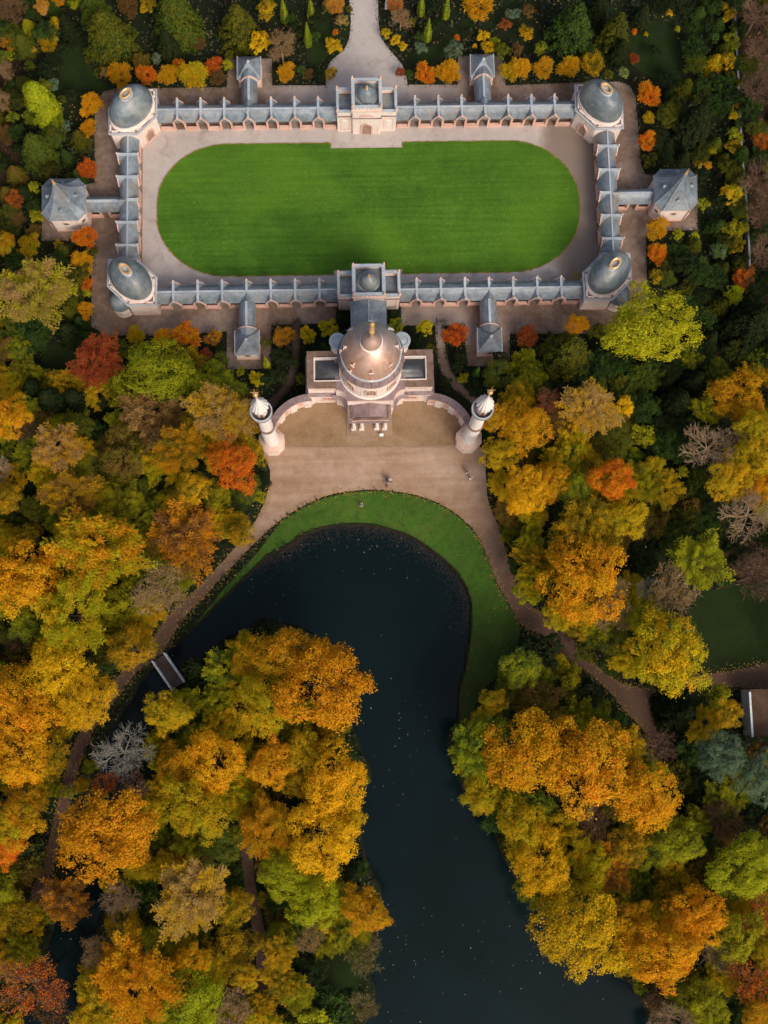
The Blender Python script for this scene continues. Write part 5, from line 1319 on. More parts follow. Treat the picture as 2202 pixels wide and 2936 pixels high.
# region, x, y, radius (all in enlarged-photo pixels), kind, colour
PLANTS = '''
a1 60 60 110 sparse BR|a1 275 40 60 broad OR+TA|a1 352 160 62 bush GO+YG|a1 345 255 34 bush YG|a1 380 5 45 bushspray OR|a1 480 10 50 bush YG|a1 40 268 60 bushspray OR+BR|a1 60 360 45 bush YG
a1 30 450 75 sparse TA|a1 20 650 70 sparse TA|a1 55 560 45 bush BR|a1 700 230 205 conifer MG+OL|a1 610 60 130 conifer OL+MG|a1 830 40 72 bushspray BR|a1 1140 105 200 conifer OL+MG|a1 955 40 60 bush GO
a1 1545 170 165 conifer DG+OL|a1 1090 295 105 conifer DG|a1 1295 285 42 bushspray BR|a1 780 490 88 bushspray GO+OR|a1 690 465 38 bushspray TA|a1 915 400 62 bushspray OL+BR|a1 945 485 68 bushspray RO|a1 1100 485 74 bushspray OR+GO
a1 1255 485 98 bushspray GO+YG|a1 1160 425 46 bushspray RO|a1 1385 425 60 bushspray RD+RO|a1 1472 425 46 bush YG|a1 1485 360 38 bush OL|a1 1410 505 56 bushspray BR|a1 592 680 78 bushspray OR+GO|a1 572 830 56 bushspray OR
a1 275 670 76 poplar LG|a1 80 760 45 bush YG+MG|a1 240 970 145 conifer OL+MG|a1 430 1015 56 conifer MG|a1 405 645 32 bush OL|a1 460 610 52 bush DG|a1 290 450 60 bush DG|a1 190 430 45 bush OL|a1 215 320 25 bush GO
a1 565 1095 68 bushspray RO+RD|a1 445 1140 28 bush OL|a1 225 1210 52 bush YG|a1 100 1290 64 bushspray RO+BR|a1 235 1315 26 bush OR|a1 237 1400 52 bush YG+LG|a1 30 870 62 bushspray BR|a1 50 1060 52 bush DG|a1 30 1400 42 bush OL|a1 110 1420 52 bushspray BR
a1 30 1580 82 broad OR+YG|a1 550 1540 76 bushspray RO+OR|a1 375 1580 35 bush GO|a1 430 810 50 bush GR|a1 340 560 55 bush GR|a1 590 1640 50 bush OL
a1 1010 380 45 bush GR|a1 440 180 90 conifer DG|a1 400 340 60 bush DG|a1 120 960 45 bush DG
a2 60 60 85 bush GO+OL|a2 20 270 85 bush YE|a2 165 300 102 sparse TA|a2 195 467 64 bushspray OR+GO|a2 505 296 64 bush YE|a2 510 30 68 bushspray OR+TA|a2 560 130 55 bush TA+OL|a2 515 212 26 bush RO|a2 485 478 44 bushspray GO+OL|a2 410 480 50 bush DG|a2 342 480 36 bushspray BR|a2 290 460 45 bush MG
a2 270 200 70 bush DG|a2 400 130 62 bush DG|a2 385 240 45 bush MG|a2 230 120 42 bush MG|a2 130 480 36 bush DG|a2 900 30 62 bushspray RO+TA|a2 940 115 80 sparse TA|a2 845 215 46 bush GO|a2 905 265 42 bush YE|a2 950 298 33 bush YE|a2 935 470 34 bushspray RD|a2 1000 482 42 bush MG
a2 1095 475 70 bushspray RO+OR|a2 1245 465 84 bushspray OR|a2 1280 320 72 bush GR|a2 1065 230 42 bush MG|a2 1160 60 58 bush DG|a2 1170 150 50 bush DG|a2 1450 25 110 bushspray OR+GO|a2 1470 235 46 bush YE|a2 1420 300 22 bush YE|a2 1500 310 55 bush GO+YE|a2 1548 265 36 bush YG
a2 1300 245 27 bush RO|a2 1365 215 42 bush DG|a2 1612 160 46 bush RD+BR|a2 1600 330 70 bush OL|a2 1635 465 60 bushspray GO|a2 1640 90 40 bush GR|a2 1070 310 48 bush GR|a2 1010 150 40 bush OL|a2 600 60 30 bush OL|a2 460 50 40 bush OL
a3 55 440 72 bushspray GO+OR|a3 205 440 72 bushspray OR|a3 370 435 74 bushspray OR+GO|a3 520 410 82 bushspray OL+GO|a3 180 310 56 bush YG+MG|a3 95 212 58 bush GO+OL|a3 30 320 50 bush BR|a3 110 70 60 bush BR|a3 25 95 42 bush GR
a3 390 175 190 conifer DG+MG|a3 670 200 130 conifer DG+OL|a3 560 50 90 conifer DG|a3 840 100 85 conifer DG|a3 1018 80 32 bush YE|a3 1070 190 26 bush YG|a3 1000 20 32 bush OL|a3 870 222 18 bush GO|a3 790 380 36 bushspray RD|a3 790 205 26 bush RO|a3 720 470 44 bush LG+GR|a3 700 330 90 conifer DG
a3 1165 260 62 bush DG|a3 1235 335 56 bush DG|a3 1230 420 33 bush YG|a3 1122 460 20 bush OL|a3 1002 490 40 bush GR|a3 1070 560 42 bush OL|a3 885 612 80 bushspray RO+OR|a3 885 765 42 bushspray GO|a3 880 912 66 bushspray OR+RO|a3 890 1040 60 bush OL+DG
a3 1180 800 165 conifer DG|a3 1210 1060 36 bush GO|a3 1270 1068 33 bush OR|a3 1300 970 36 bush YG|a3 1370 40 42 bush GO|a3 1382 120 32 bush YE|a3 1420 260 62 bush MG+YG|a3 1395 400 75 bush OL+GO|a3 1410 490 50 bush OL|a3 1440 750 42 bush GO|a3 1440 870 56 bush MG+YG|a3 1430 955 60 bush OL+GO|a3 1410 1090 76 bush OL
a3 1425 1270 90 bush YG+GO|a3 1350 1310 60 bush DG|a3 1450 1485 90 bush OL+YG|a3 1340 1625 66 bush MG+GR|a3 1460 1600 58 bush OL+GO|a3 1240 1320 50 bush YG+MG|a3 1240 1140 42 bush DG|a3 1420 620 70 bush DG|a3 940 1480 76 bushspray GO+OR|a3 1075 1515 42 bush YG|a3 1180 1538 42 bush YG|a3 945 1632 62 bushspray OR+GO
a3 1590 100 125 bare BR|a3 1600 330 125 bare BR|a3 1590 610 120 bare BR|a3 1620 920 72 bushspray RO+BR|a3 1590 1150 125 bare BR|a3 1600 1400 125 bare BR|a3 1620 1640 120 bare BR|a3 1650 1270 90 bare BR|a3 1650 480 90 bare BR
a3 1415 90 46 bush OL+GO|a3 1438 180 40 bush MG+OL|a3 1440 310 42 bush YG+MG|a3 1452 540 44 bush OL+DG|a3 1455 610 46 bush MG|a3 1462 690 44 bush GO+OL|a3 1470 800 44 bush DG+MG|a3 1472 900 40 bush MG+YG|a3 1478 1110 42 bush OL|a3 1488 1200 44 bush YG+OL|a3 1495 1390 42 bush OL+GO|a3 1500 1440 38 bush MG|a3 1130 60 70 bush DG|a3 1270 150 60 bush DG|a3 1300 520 60 bush DG|a3 1050 680 55 bush OL|a3 930 330 50 bush DG|a3 1310 250 46 bush MG|a3 620 480 40 bush OL
b1 220 430 240 spray YG+TA|b1 535 230 74 bushspray GO+OR|b1 550 370 52 bushspray RO|b1 557 540 56 bushspray OR|b1 470 400 52 bush YG|b1 560 430 40 bush YG|b1 630 860 180 spray RD|b1 1040 945 235 broad LG|b1 880 705 62 bushspray GO|b1 890 765 60 bush OL|b1 800 800 72 bush OL
b1 1058 720 64 bushspray OR+GO|b1 1210 700 88 bushspray OR+RO|b1 1380 720 54 bushspray OR+BR|b1 1335 840 52 bushspray RD+BR|b1 1425 860 60 bush MG+OL|b1 1560 940 36 bush YG|b1 1440 1210 190 spray TA+GO|b1 1010 1240 195 spray BR+TA|b1 830 1470 165 broad OL+BR|b1 760 1245 76 bush YG+LG|b1 1375 1340 76 bush LG
b1 1170 1420 150 spray OR+OL|b1 1090 1510 85 spray OR|b1 1500 1545 155 broad RO|b1 60 1230 130 broad GO+OR|b1 180 1330 75 sparse BR|b1 380 1440 150 spray TA+GO|b1 520 1290 92 broad OL|b1 165 815 60 bush MG|b1 230 1060 125 conifer DG|b1 345 1140 150 conifer DG|b1 450 690 100 conifer DG|b1 490 1120 120 conifer DG
b1 170 1610 85 bush MG|b1 20 1570 85 bare TA|b1 10 930 42 bush YG|b1 1560 1390 100 broad GO+OL|b1 1640 1460 92 broad OL+GO|b1 110 940 70 bush DG|b1 700 1130 80 bush DG|b1 1290 980 70 bush DG|b1 1480 1000 55 bush OL|b1 640 1340 90 bush MG+DG|b1 950 1100 60 bush DG
b2 180 710 70 bushspray OR+BR|b2 340 705 64 bush LG+YE|b2 470 660 74 bush LG+YE|b2 1100 660 66 bush YE+LG|b2 905 645 64 bush MG+YG|b2 1290 700 78 bushspray RD+RO|b2 360 800 60 bush DG|b2 560 600 52 bush DG|b2 900 580 46 bush DG|b2 1040 740 52 bush DG|b2 1130 790 46 bush OL
b2 165 840 72 bush DG|b2 135 965 62 bush DG|b2 70 1000 62 bush DG|b2 10 985 58 bush LG+YE|b2 1345 980 42 bush YG|b2 1410 1040 72 bush DG|b2 1565 960 105 broad OL+MG|b2 1320 850 52 bush DG|b2 1230 1010 46 bush DG|b2 1300 920 48 bush DG|b2 1580 1250 110 broad OR|b2 1570 1470 115 broad GO|b2 290 985 42 bush OL
b2 440 800 50 bush MG|b2 1620 1130 60 bush DG|b2 1580 850 60 bush DG|b2 560 700 42 bush MG|b2 1000 830 46 bush DG|b2 250 880 36 bush MG|b2 60 750 40 bush OL
b3 905 655 290 broad LG+YG|b3 100 712 74 bushspray RD|b3 420 635 72 bushspray OR+GO|b3 560 690 72 bush OL|b3 355 830 215 conifer DG+OL|b3 110 830 52 bush YG|b3 10 930 42 bush YG|b3 940 180 66 bushspray OR+RO|b3 940 320 62 bush OL+GO|b3 1130 240 92 bush DG|b3 1340 150 62 bush MG+GR
b3 1430 440 78 bush YG+LG|b3 1505 330 82 bushspray BR+RO|b3 1560 620 200 conifer DG|b3 1310 895 54 bush OL|b3 1610 870 100 bush MG+OL|b3 500 1180 165 spray TA+GO|b3 220 1140 85 sparse RD|b3 240 1260 120 spray BR|b3 720 1170 82 bush YE+GO|b3 850 1350 92 bush YG+OL|b3 640 1380 125 broad OL|b3 900 1470 100 bush DG
b3 90 1300 145 broad OR+GO|b3 1460 1110 190 broad GO+OR|b3 1600 1290 125 broad GO|b3 1560 1500 165 broad GO|b3 1270 1440 160 bare TA|b3 1440 1390 110 bare TA|b3 1060 1150 150 conifer DG|b3 1170 1010 120 conifer DG|b3 980 1020 90 conifer DG|b3 1110 1590 50 bush YG|b3 990 1625 50 bush OR|b3 1270 730 90 conifer DG|b3 750 1030 70 bush DG|b3 560 1020 60 bush BR
c1 460 150 155 spray GO+BR|c1 830 200 105 spray OL+YG|c1 210 240 80 broad OL|c1 210 370 82 bush OL+GO|c1 650 500 255 spray OR+YG|c1 170 700 210 broad OR+GO|c1 1200 430 225 spray BR+OR|c1 1070 770 180 sparse TA|c1 470 930 220 spray YG+GO|c1 370 1270 185 broad YE+GO|c1 850 1150 150 broad GO+OL|c1 550 1490 190 broad YE+GO
c1 120 1500 220 broad OR+GO|c1 1080 1560 145 broad GO|c1 1320 1330 150 bush DG|c1 1480 1390 85 bush DG|c1 45 180 92 broad GO+OL|c1 40 420 90 broad OL+GO|c1 30 1030 90 broad OL|c1 120 1090 90 sparse BR|c1 80 1210 82 bush DG|c1 1560 430 75 broad GO+OL|c1 1050 210 92 broad OL+YG|c1 1590 1230 95 broad OR|c1 750 950 70 bush DG
c1 1260 110 95 broad YE+OL|c1 1330 200 70 bush MG|c1 690 1250 90 bush MG|c1 870 60 60 bush DG
c2 165 1190 165 broad OR|c2 430 1390 285 broad OR+OR|c2 60 1520 175 broad GO+YG|c2 120 1040 70 bush DG|c2 265 1055 60 bush DG|c2 30 1010 60 bush DG|c2 1530 1500 85 broad GO|c2 1400 1670 85 bush YG+LG
c3 90 130 150 broad GO+YE|c3 235 80 130 broad GO+OR|c3 400 130 112 broad YG+MG|c3 645 50 130 broad RO+OR|c3 730 305 130 broad GO|c3 480 370 185 spray GO+OL|c3 440 690 255 broad GO+OR|c3 60 600 92 bush MG|c3 90 790 92 bush YG|c3 300 930 112 broad GO+YG|c3 375 1020 62 bush MG
c3 650 870 150 sparse TA|c3 1010 800 165 sparse TA|c3 850 760 72 bare GR|c3 1210 590 170 spray YG+OL|c3 1010 1180 245 broad YE+YG|c3 690 1090 150 broad MG+OL|c3 820 960 82 broad YG|c3 1130 1000 62 bush MG|c3 1540 290 175 bare TA|c3 1570 680 190 bare BR|c3 980 280 92 bush MG+OL|c3 1150 240 105 bush OL+BR|c3 860 500 125 bush DG
c3 60 1270 130 broad LG+MG|c3 190 1190 145 bush DG|c3 360 1360 82 bush YG+OL|c3 150 1470 140 broad OL+BR|c3 480 1440 105 bush DG|c3 480 1170 85 bush OL|c3 1310 1455 105 bush YG+OL|c3 1080 1560 165 conifer DG|c3 1395 1580 95 broad GO+OL|c3 1400 60 135 broad GO|c3 1590 80 120 broad GO+OR|c3 760 620 70 bush DG|c3 1640 420 70 bush MG|c3 690 1620 70 bush MG|c3 20 480 60 bush MG
d1 110 140 190 broad GO+OR|d1 340 160 135 broad OL+GO|d1 110 560 150 broad YG+OR|d1 35 760 100 broad RO+OR|d1 190 790 120 bush DG+OL|d1 700 640 290 broad OR+OR|d1 700 330 82 sparse RO|d1 880 365 120 bare RB|d1 800 125 168 bare WH|d1 1125 235 120 broad OR|d1 1380 190 180 broad GO+OR|d1 1270 490 175 broad YG+GO|d1 1400 710 150 broad MG+OL|d1 1100 760 120 bush OL+BR
d1 420 1090 160 spray BR+OR|d1 110 1210 165 broad OL+GO|d1 765 1060 120 bare TA|d1 730 970 80 bush GO|d1 1230 1070 205 spray TA+GO|d1 1510 1130 125 broad OL+GO|d1 990 1090 115 bush MG|d1 215 1640 190 sparse RO|d1 645 1410 105 sparse TA|d1 875 1290 82 bush GO|d1 875 1600 235 spray OR+GO|d1 1205 1745 195 broad LG|d1 650 1800 185 spray GO
d1 1250 1500 110 broad GO+OR|d1 1500 1400 165 broad OL+GO|d1 1530 1790 125 sparse TA|d1 1600 1590 85 broad GO|d1 60 1820 90 bush DG+OL|d1 590 1560 100 bush OL+GO|d1 1040 1290 90 bush MG|d1 330 1800 110 sparse BR
d2 120 210 150 broad OR+GO|d2 320 120 115 broad GO|d2 80 620 180 spray OR|d2 500 330 205 broad YE+GO|d2 430 690 205 broad YE+GO|d2 180 910 145 broad YG|d2 385 1090 155 broad YG+LG|d2 470 1240 82 bush GO|d2 700 1140 155 broad OR+GO|d2 150 1420 110 spray GO+OL|d2 185 1620 125 spray OL+GO|d2 680 1440 125 sparse OL|d2 700 1780 90 sparse OL|d2 345 1340 82 sparse TA
d2 500 1760 140 bush DG+MG|d2 200 1830 95 bush MG|d2 385 1870 110 bush YG|d2 570 900 100 bush DG|d2 270 330 90 broad GO+OL|d2 620 560 90 broad YE|d2 1420 90 180 spray LG+MG|d2 1480 370 150 broad YG+GO|d2 1570 560 120 bush MG
d3 120 140 250 broad OR+GO|d3 480 200 255 broad OR|d3 735 90 120 broad GO|d3 860 420 190 broad GO+OR|d3 545 520 120 bare RB|d3 470 660 130 sparse BR|d3 60 610 150 broad GO|d3 190 840 180 broad YE+GO|d3 165 1000 140 broad YG|d3 640 880 130 spray BR+OR|d3 760 730 115 broad GO+OL|d3 470 930 82 bush YG|d3 1080 700 140 broad YG+OL
d3 1370 590 135 sparse BR|d3 940 90 115 bare RB|d3 1350 150 135 broad GR|d3 1600 290 140 broad GR|d3 1510 860 190 broad YG+LG|d3 420 1290 275 broad YE|d3 750 1240 140 broad OR+GO|d3 950 1430 200 broad OR+GO|d3 1180 1180 165 broad OR+GO|d3 1050 1010 130 broad OL+GO|d3 830 1120 120 bush OL|d3 1450 1320 150 broad YG+OL|d3 1590 1180 120 sparse RO
d3 1630 1430 82 broad GO|d3 1320 1420 110 bare BK|d3 1200 1570 110 bush OL+YG|d3 1230 1740 130 broad YG+OL|d3 1560 1630 155 sparse RO|d3 1610 1830 110 broad OR|d3 960 1720 145 sparse BR|d3 1010 1850 135 bare TA|d3 1290 1870 115 broad YG|d3 1100 290 115 bush DG+OL|d3 1150 500 100 bush DG|d3 1250 860 120 bush OL+BR|d3 1020 560 60 bush DG|d3 1560 520 90 bush DG|d3 1440 1040 80 bush BR
'''
CYP = [(178, 70, 28, 210), (355, 65, 28, 210), (333, 225, 26, 215), (1072, 35, 26, 190), (1235, 50, 26, 200), (1115, 195, 27, 205)]   # a2: middle of each column and its length
CYP2 = [('b2', 66, 880, 24, 110, 'LG+MG'), ('b2', 1430, 945, 26, 110, 'MG'), ('b1', 1440 + 0, 935, 18, 40, 'MG')]
LAND = [('the left minaret', 775, 1230), ('the right minaret', 1345, 1230), ('the footbridge', 485, 1925), ('the top of the pond', 1060, 1510), ('the left pavilion', 186, 590), ('the right pavilion', 1935, 565),
 ('the upper left dome', 385, 320), ('the upper right dome', 1730, 300), ('the lower left dome', 370, 800), ('the lower right dome', 1745, 790), ('the upper gatehouse', 1050, 300), ('the mosque wing at left', 925, 1070), ('the mosque wing at right', 1195, 1070),
 ('the small pavilion top left', 715, 200), ('the small pavilion top right', 1385, 190), ('the small pavilion bottom left', 710, 990), ('the small pavilion bottom right', 1408, 985), ('the approach path', 1045, 60), ('the flat-roofed building', 2170, 2045), ('the path junction', 1840, 1990),
 ('the island path', 730, 2600), ('the bare white tree', 354, 2155), ('the pond\'s lower end', 1350, 2900), ('the dark meadow', 2110, 1800), ('the big yellow-green tree', 1870, 940), ('the bright orange plaza tree', 664, 1333), ('the left leaf-strewn path', 200, 2250), ('the pond narrows', 1180, 2150),
 ('the top left photo corner', 0, 0), ('the top right photo corner', 2202, 0), ('the bottom left photo corner', 0, 2936), ('the bottom right photo corner', 2202, 2936), ('the left photo edge', 0, 1468), ('the right photo edge', 2202, 1468), ('the big russet tree', 279, 1030), ('the long garden wall', 2125, 350), ('the pond\'s right shore', 1420, 2350), ('the island tip', 930, 1900)]

KINDW = {'broad': 'broadleaf tree', 'spray': 'feathery-branched tree', 'conifer': 'evergreen', 'bush': 'rounded shrub', 'bushspray': 'feathery shrub', 'sparse': 'half-bare tree', 'bare': 'bare tree', 'cypress': 'slim cypress', 'poplar': 'tall columnar tree'}
KINDN = {'broad': 'broadleaf_tree', 'spray': 'feathery_tree', 'conifer': 'evergreen_tree', 'bush': 'shrub', 'bushspray': 'shrub', 'sparse': 'half_bare_tree', 'bare': 'bare_tree', 'cypress': 'cypress_tree', 'poplar': 'columnar_tree'}
BAREC = {'TA': ('tan', 'tanbark'), 'BR': ('brown', 'redbark'), 'RB': ('reddish-brown', 'redbark'), 'WH': ('whitish', 'palebark'), 'GR': ('grey', 'palebark'), 'BK': ('dark', 'bark')}
vr = random.Random(99)
rows = []
for line in PLANTS.strip().splitlines():
    for it in line.split('|'):
        rg, x, y, r, kind, col = it.split()
        ox, oy = REG[rg]; rows.append([ox + float(x) * KZ, oy + float(y) * KZ, float(r) * KZ, kind, col, None])
for x, y, r, L in CYP: rows.append([734 + x * KZ, y * KZ, r * KZ, 'cypress', 'MG+LG', L * KZ])
for rg, x, y, r, L, c in CYP2: rows.append([REG[rg][0] + x * KZ, REG[rg][1] + y * KZ, r * KZ, 'cypress', c, L * KZ])

def colour_word(kind, col):
    if kind == 'bare': return BAREC[col][0]
    a, _, b = col.partition('+'); w = PAL[a][0]
    return w + (' and ' + PAL[b][0] if b and PAL[b][0] != w else '')
def size_word(rp): return 'big' if rp > 85 else 'mid-sized' if rp > 45 else 'small' if rp > 20 else 'tiny'
labels = {}
def where(x, y):
    d = sorted((math.hypot(x - a, y - b), n, a, b) for n, a, b in LAND); dist, n, a, b = d[0]
    dx, dy = x - a, y - b
    if dist < 25: s = 'at'
    elif abs(dx) > 2.2 * abs(dy): s = 'left of' if dx < 0 else 'right of'
    elif abs(dy) > 2.2 * abs(dx): s = 'above' if dy < 0 else 'below'
    else: s = ('above' if dy < 0 else 'below') + (' left of' if dx < 0 else ' right of')
    return s, n, dist
# lower trees and shrubs that fill the gaps between the tall crowns
def gap_fill():
    X, Y, Rp = (np.array([r[k] for r in rows]) for k in range(3)); out = []
    for gy_ in np.arange(-20, 2990, 52):
        for gx_ in np.arange(-20, 2240, 52):
            x, y = gx_ + vr.uniform(-20, 20), gy_ + vr.uniform(-20, 20)
            park = y < 1000
            if y < 1160 and 820 < x < 1420: continue
            if x > 2060 and 1940 < y < 2150: continue
            if park and not (x < 240 or x > 1890): continue
            w = G(x, y, 3); q = np.array([w[0]]), np.array([w[1]])
            if any(in_poly(*q, p)[0] for p in CLEAR): continue
            d = np.hypot(X - x, Y - y) / Rp
            if d.min() < (.85 if park else .80): continue
            if 640 < x < 900 and 1760 < y < 1850: continue
            dark = vr.random() < (.95 if park and x > 1850 else .7 if park else (.8 if x > 1850 or y < 1180 else .2) if x > 1380 and y < 2150 else .28)
            rp = vr.uniform(28, 42) if park else vr.uniform(42, 64)
            near = np.hypot(CPX[:, 0] - x, CPX[:, 1] - y).min()
            if near < 20: continue
            rp = min(rp, near * 1.02)
            col = vr.choice(('DG', 'DG+MG', 'MG+OL', 'DG+OL')) if dark else vr.choice(('OL+YG', 'YG+OL', 'MG+YG', 'GO+YG', 'YG+GO', 'GO+OL', 'YG+MG', 'BR+OL'))
            kind = vr.choice(('conifer', 'spray', 'broad')) if park and rp > 26 else vr.choice(('bush', 'bushspray')) if rp < 36 else vr.choice(('broad', 'spray', 'spray'))
            out.append([x, y, rp, kind, col, 'fill']); X = np.append(X, x); Y = np.append(Y, y); Rp = np.append(Rp, rp)
    return out
OUTP = [tuple(p) for p in OUTER]
CLEAR = [OUTP, POND, PLAZA, WALK_L, WALK_R, YARD, ISLP, CRES, MEADOW, APPROACH, rect(-11, 10, -36, -16), rect(-17, 16, -38, -29)] + GRASSES
def dense(poly, step=1.2):
    out = []
    for (a, b), (c, d) in zip(poly, list(poly[1:]) + [poly[0]]):
        k = max(1, int(math.hypot(c - a, d - b) / step)); out += [(a + (c - a) * j / k, b + (d - b) * j / k) for j in range(k)]
    return out
CPX = np.array([PX(*p) for P_ in (PLAZA, POND, CRES, ISLP, OUTP, MEADOW, WALK_L, WALK_R, YARD, [G(2140, y_) for y_ in range(1970, 2120, 15)] + [G(x_, 2112) for x_ in (2150, 2170, 2190)] + [G(x_, 1977) for x_ in (2150, 2170, 2190)]) for p in dense(P_)])
rows += gap_fill()
info = []
for i, (x, y, rp, kind, col, L) in enumerate(rows):
    s, n, dist = where(x, y)
    lab = f'{size_word(rp)} {colour_word(kind, col)} {KINDW[kind]} {s} {n}'
    if len(lab.split()) > 12: lab = f'{size_word(rp)} {colour_word(kind, col.split("+")[0])} {KINDW[kind]} {s} {n}'
    if len(lab.split()) > 12: lab = f'{colour_word(kind, col.split("+")[0])} {KINDW[kind]} {s} {n}'
    info.append([lab, dist, x, y])
groups = {}
for i, (lab, dist, x, y) in enumerate(info): groups.setdefault(lab, []).append(i)
ORD = ['nearest', 'second nearest', 'third nearest', 'fourth nearest', 'fifth nearest', 'sixth nearest', 'seventh nearest', 'eighth nearest', 'ninth nearest', 'farthest']
for lab, ids in groups.items():
    ids.sort(key=lambda i: info[i][1])
    for k, i in enumerate(ids): labels[i] = lab if len(ids) == 1 else f'{lab}, {ORD[min(k, 9)]} of {len(ids)}'

counter = {}
for i, (x, y, rp, kind, col, L) in enumerate(rows):
    gx, gy = G(x, y, 0)
    fill = L == 'fill'; L = None if fill else L
    if y > 1150 and not fill and kind in ('broad', 'spray'): rp = max(rp, min(rp * 1.10, np.hypot(CPX[:, 0] - x, CPX[:, 1] - y).min()))
    rm = rp / (CAMF / (CAMH - 6)); low = y < 1150
    if kind in ('bush', 'bushspray'): h = .6 + 2.1 * rm if low else 2.0 + 2.6 * rm
    elif low: h = 1.2 + 2.3 * rm
    else: h = 8.5 + 1.5 * rm
    c0 = col.split('+')[0]
    if not low and c0 in ('DG', 'OL', 'MG', 'BR') : h *= .72
    if fill: h *= .72
    h = min(h, 19.0)
    h *= vr.uniform(.93, 1.07)
    a, _, b = col.partition('+')
    if kind == 'bare': tint = None
    else:
        A = PAL[a][1]; B = PAL[b][1] if b else PAL[a][2]
        j = [vr.uniform(.955, 1.045) for _ in range(3)]; k_ = vr.uniform(.9, 1.12)
        A = [c * q * k_ for c, q in zip(A, j)]; B = [c * q * k_ for c, q in zip(B, j)]
        tint = (A, B)
    ci = counter[kind] = counter.get(kind, -1) + 1
    grp = {'bush': 'shrubs in the park', 'bushspray': 'shrubs in the park', 'broad': 'broadleaf trees in the park', 'spray': 'feathery trees in the park', 'conifer': 'evergreens in the park', 'sparse': 'half-bare trees in the park', 'bare': 'bare trees in the park', 'cypress': 'slim cypresses', 'poplar': None}[kind]
    cat = 'shrub' if kind.startswith('bush') else 'tree'
    def paint(o):
        if tint: o.color = (*tint[0], 1); o['tint_b'] = [float(v) for v in tint[1]]
    rz = vr.uniform(0, 2 * PI)
    if kind in ('cypress', 'poplar'):
        Lr = L if L else 410 * KZ
        # the column's foot lies towards the nadir, its tip away from it
        best = None
        for hh in np.arange(2, 22, .25):
            X, Y = G(x, y, hh / 2)
            q = np.array([X - CAMX, Y - CAMY]); sp = CAMF / (CAMH - hh / 2) * np.linalg.norm(q) * hh / (CAMH - hh / 2)
            if best is None or abs(sp - (Lr - 1.0 * rp)) < best[0]: best = (abs(sp - (Lr - 1.0 * rp)), hh, X, Y)
        _, hh, X, Y = best
        T = thing(KINDN[kind], labels[i], cat, (X, Y, 0), 0, grp)
        o = link('crown', PROTO[kind][0], T); o.scale = (rm, rm, (hh - .3) / 10); o.location = (0, 0, .3); o.rotation_euler = (0, 0, rz); paint(o)
        t = link('trunk', TRUNK[0], T); t.scale = (1.2, 1.2, hh * .5)
        continue
    zc = max(h - .72 * rm, .3)
    if kind in ('bush', 'bushspray'):
        zs = 1.0; zc = h - .8 * rm if h > 1.2 * rm else .3 * rm
        X, Y = G(x, y, zc)
        o = link('shrub', PROTO[kind][ci % 3], None, (X, Y, zc)); o.scale = (rm, rm, rm * vr.uniform(.9, 1.1)); o.rotation_euler = (0, 0, rz); paint(o)
        tag(o, labels[i], cat, grp); continue
    if kind == 'conifer':
        hh = max(h, 2.2 * rm); sz = hh / 1.8; zc = .58 * sz + .15
        X, Y = G(x, y, zc + .1 * hh)
        T = thing(KINDN[kind], labels[i], cat, (X, Y, 0), 0, grp)
        o = link('crown', PROTO['conifer'][ci % 3], T, (0, 0, zc)); o.scale = (rm, rm, sz); o.rotation_euler = (0, 0, rz); paint(o)
        t = link('trunk', TRUNK[ci % 2], T); t.scale = (rm * .5, rm * .5, hh * .6); continue
    X, Y = G(x, y, zc)
    T = thing(KINDN[kind], labels[i], cat, (X, Y, 0), 0, grp)
    if kind in ('sparse', 'bare'):
        mt = BAREC[col][1] if kind == 'bare' else {'TA': 'tanbark', 'BR': 'redbark', 'RD': 'redbark', 'RO': 'redbark'}.get(c0, 'tanbark')
        sz = zc / .75
        o = link('branches', SKEL[mt][ci % 3], T, (0, 0, zc)); o.scale = (rm, rm, max(rm, zc / .75) if zc / .75 < 1.6 * rm else rm); o.rotation_euler = (0, 0, rz)
        if kind == 'sparse':
            q = link('crown', PROTO['sparse'][ci % 3], T, (0, 0, zc)); q.scale = o.scale; q.rotation_euler = o.rotation_euler; paint(q)
        foot = zc - .75 * o.scale[2]
        if foot > .15:
            t = MB().tube([(0, 0, -.1), (0, 0, foot + .3)], [.075 * rm, .05 * rm], 7).build('trunk', mt, T)
        continue
    P = PROTO[kind]
    o = link('crown', P[ci % len(P)], T, (0, 0, zc)); e_ = vr.uniform(.86, 1.16); o.scale = (rm * e_, rm * (2 - e_) * .98, rm * vr.uniform(.85, 1.1)); o.rotation_euler = (vr.uniform(-.1, .1), vr.uniform(-.1, .1), rz); paint(o)
    t = link('trunk', TRUNK[ci % 2], T); t.scale = (rm * .8, rm * .8, zc + .1 * rm)

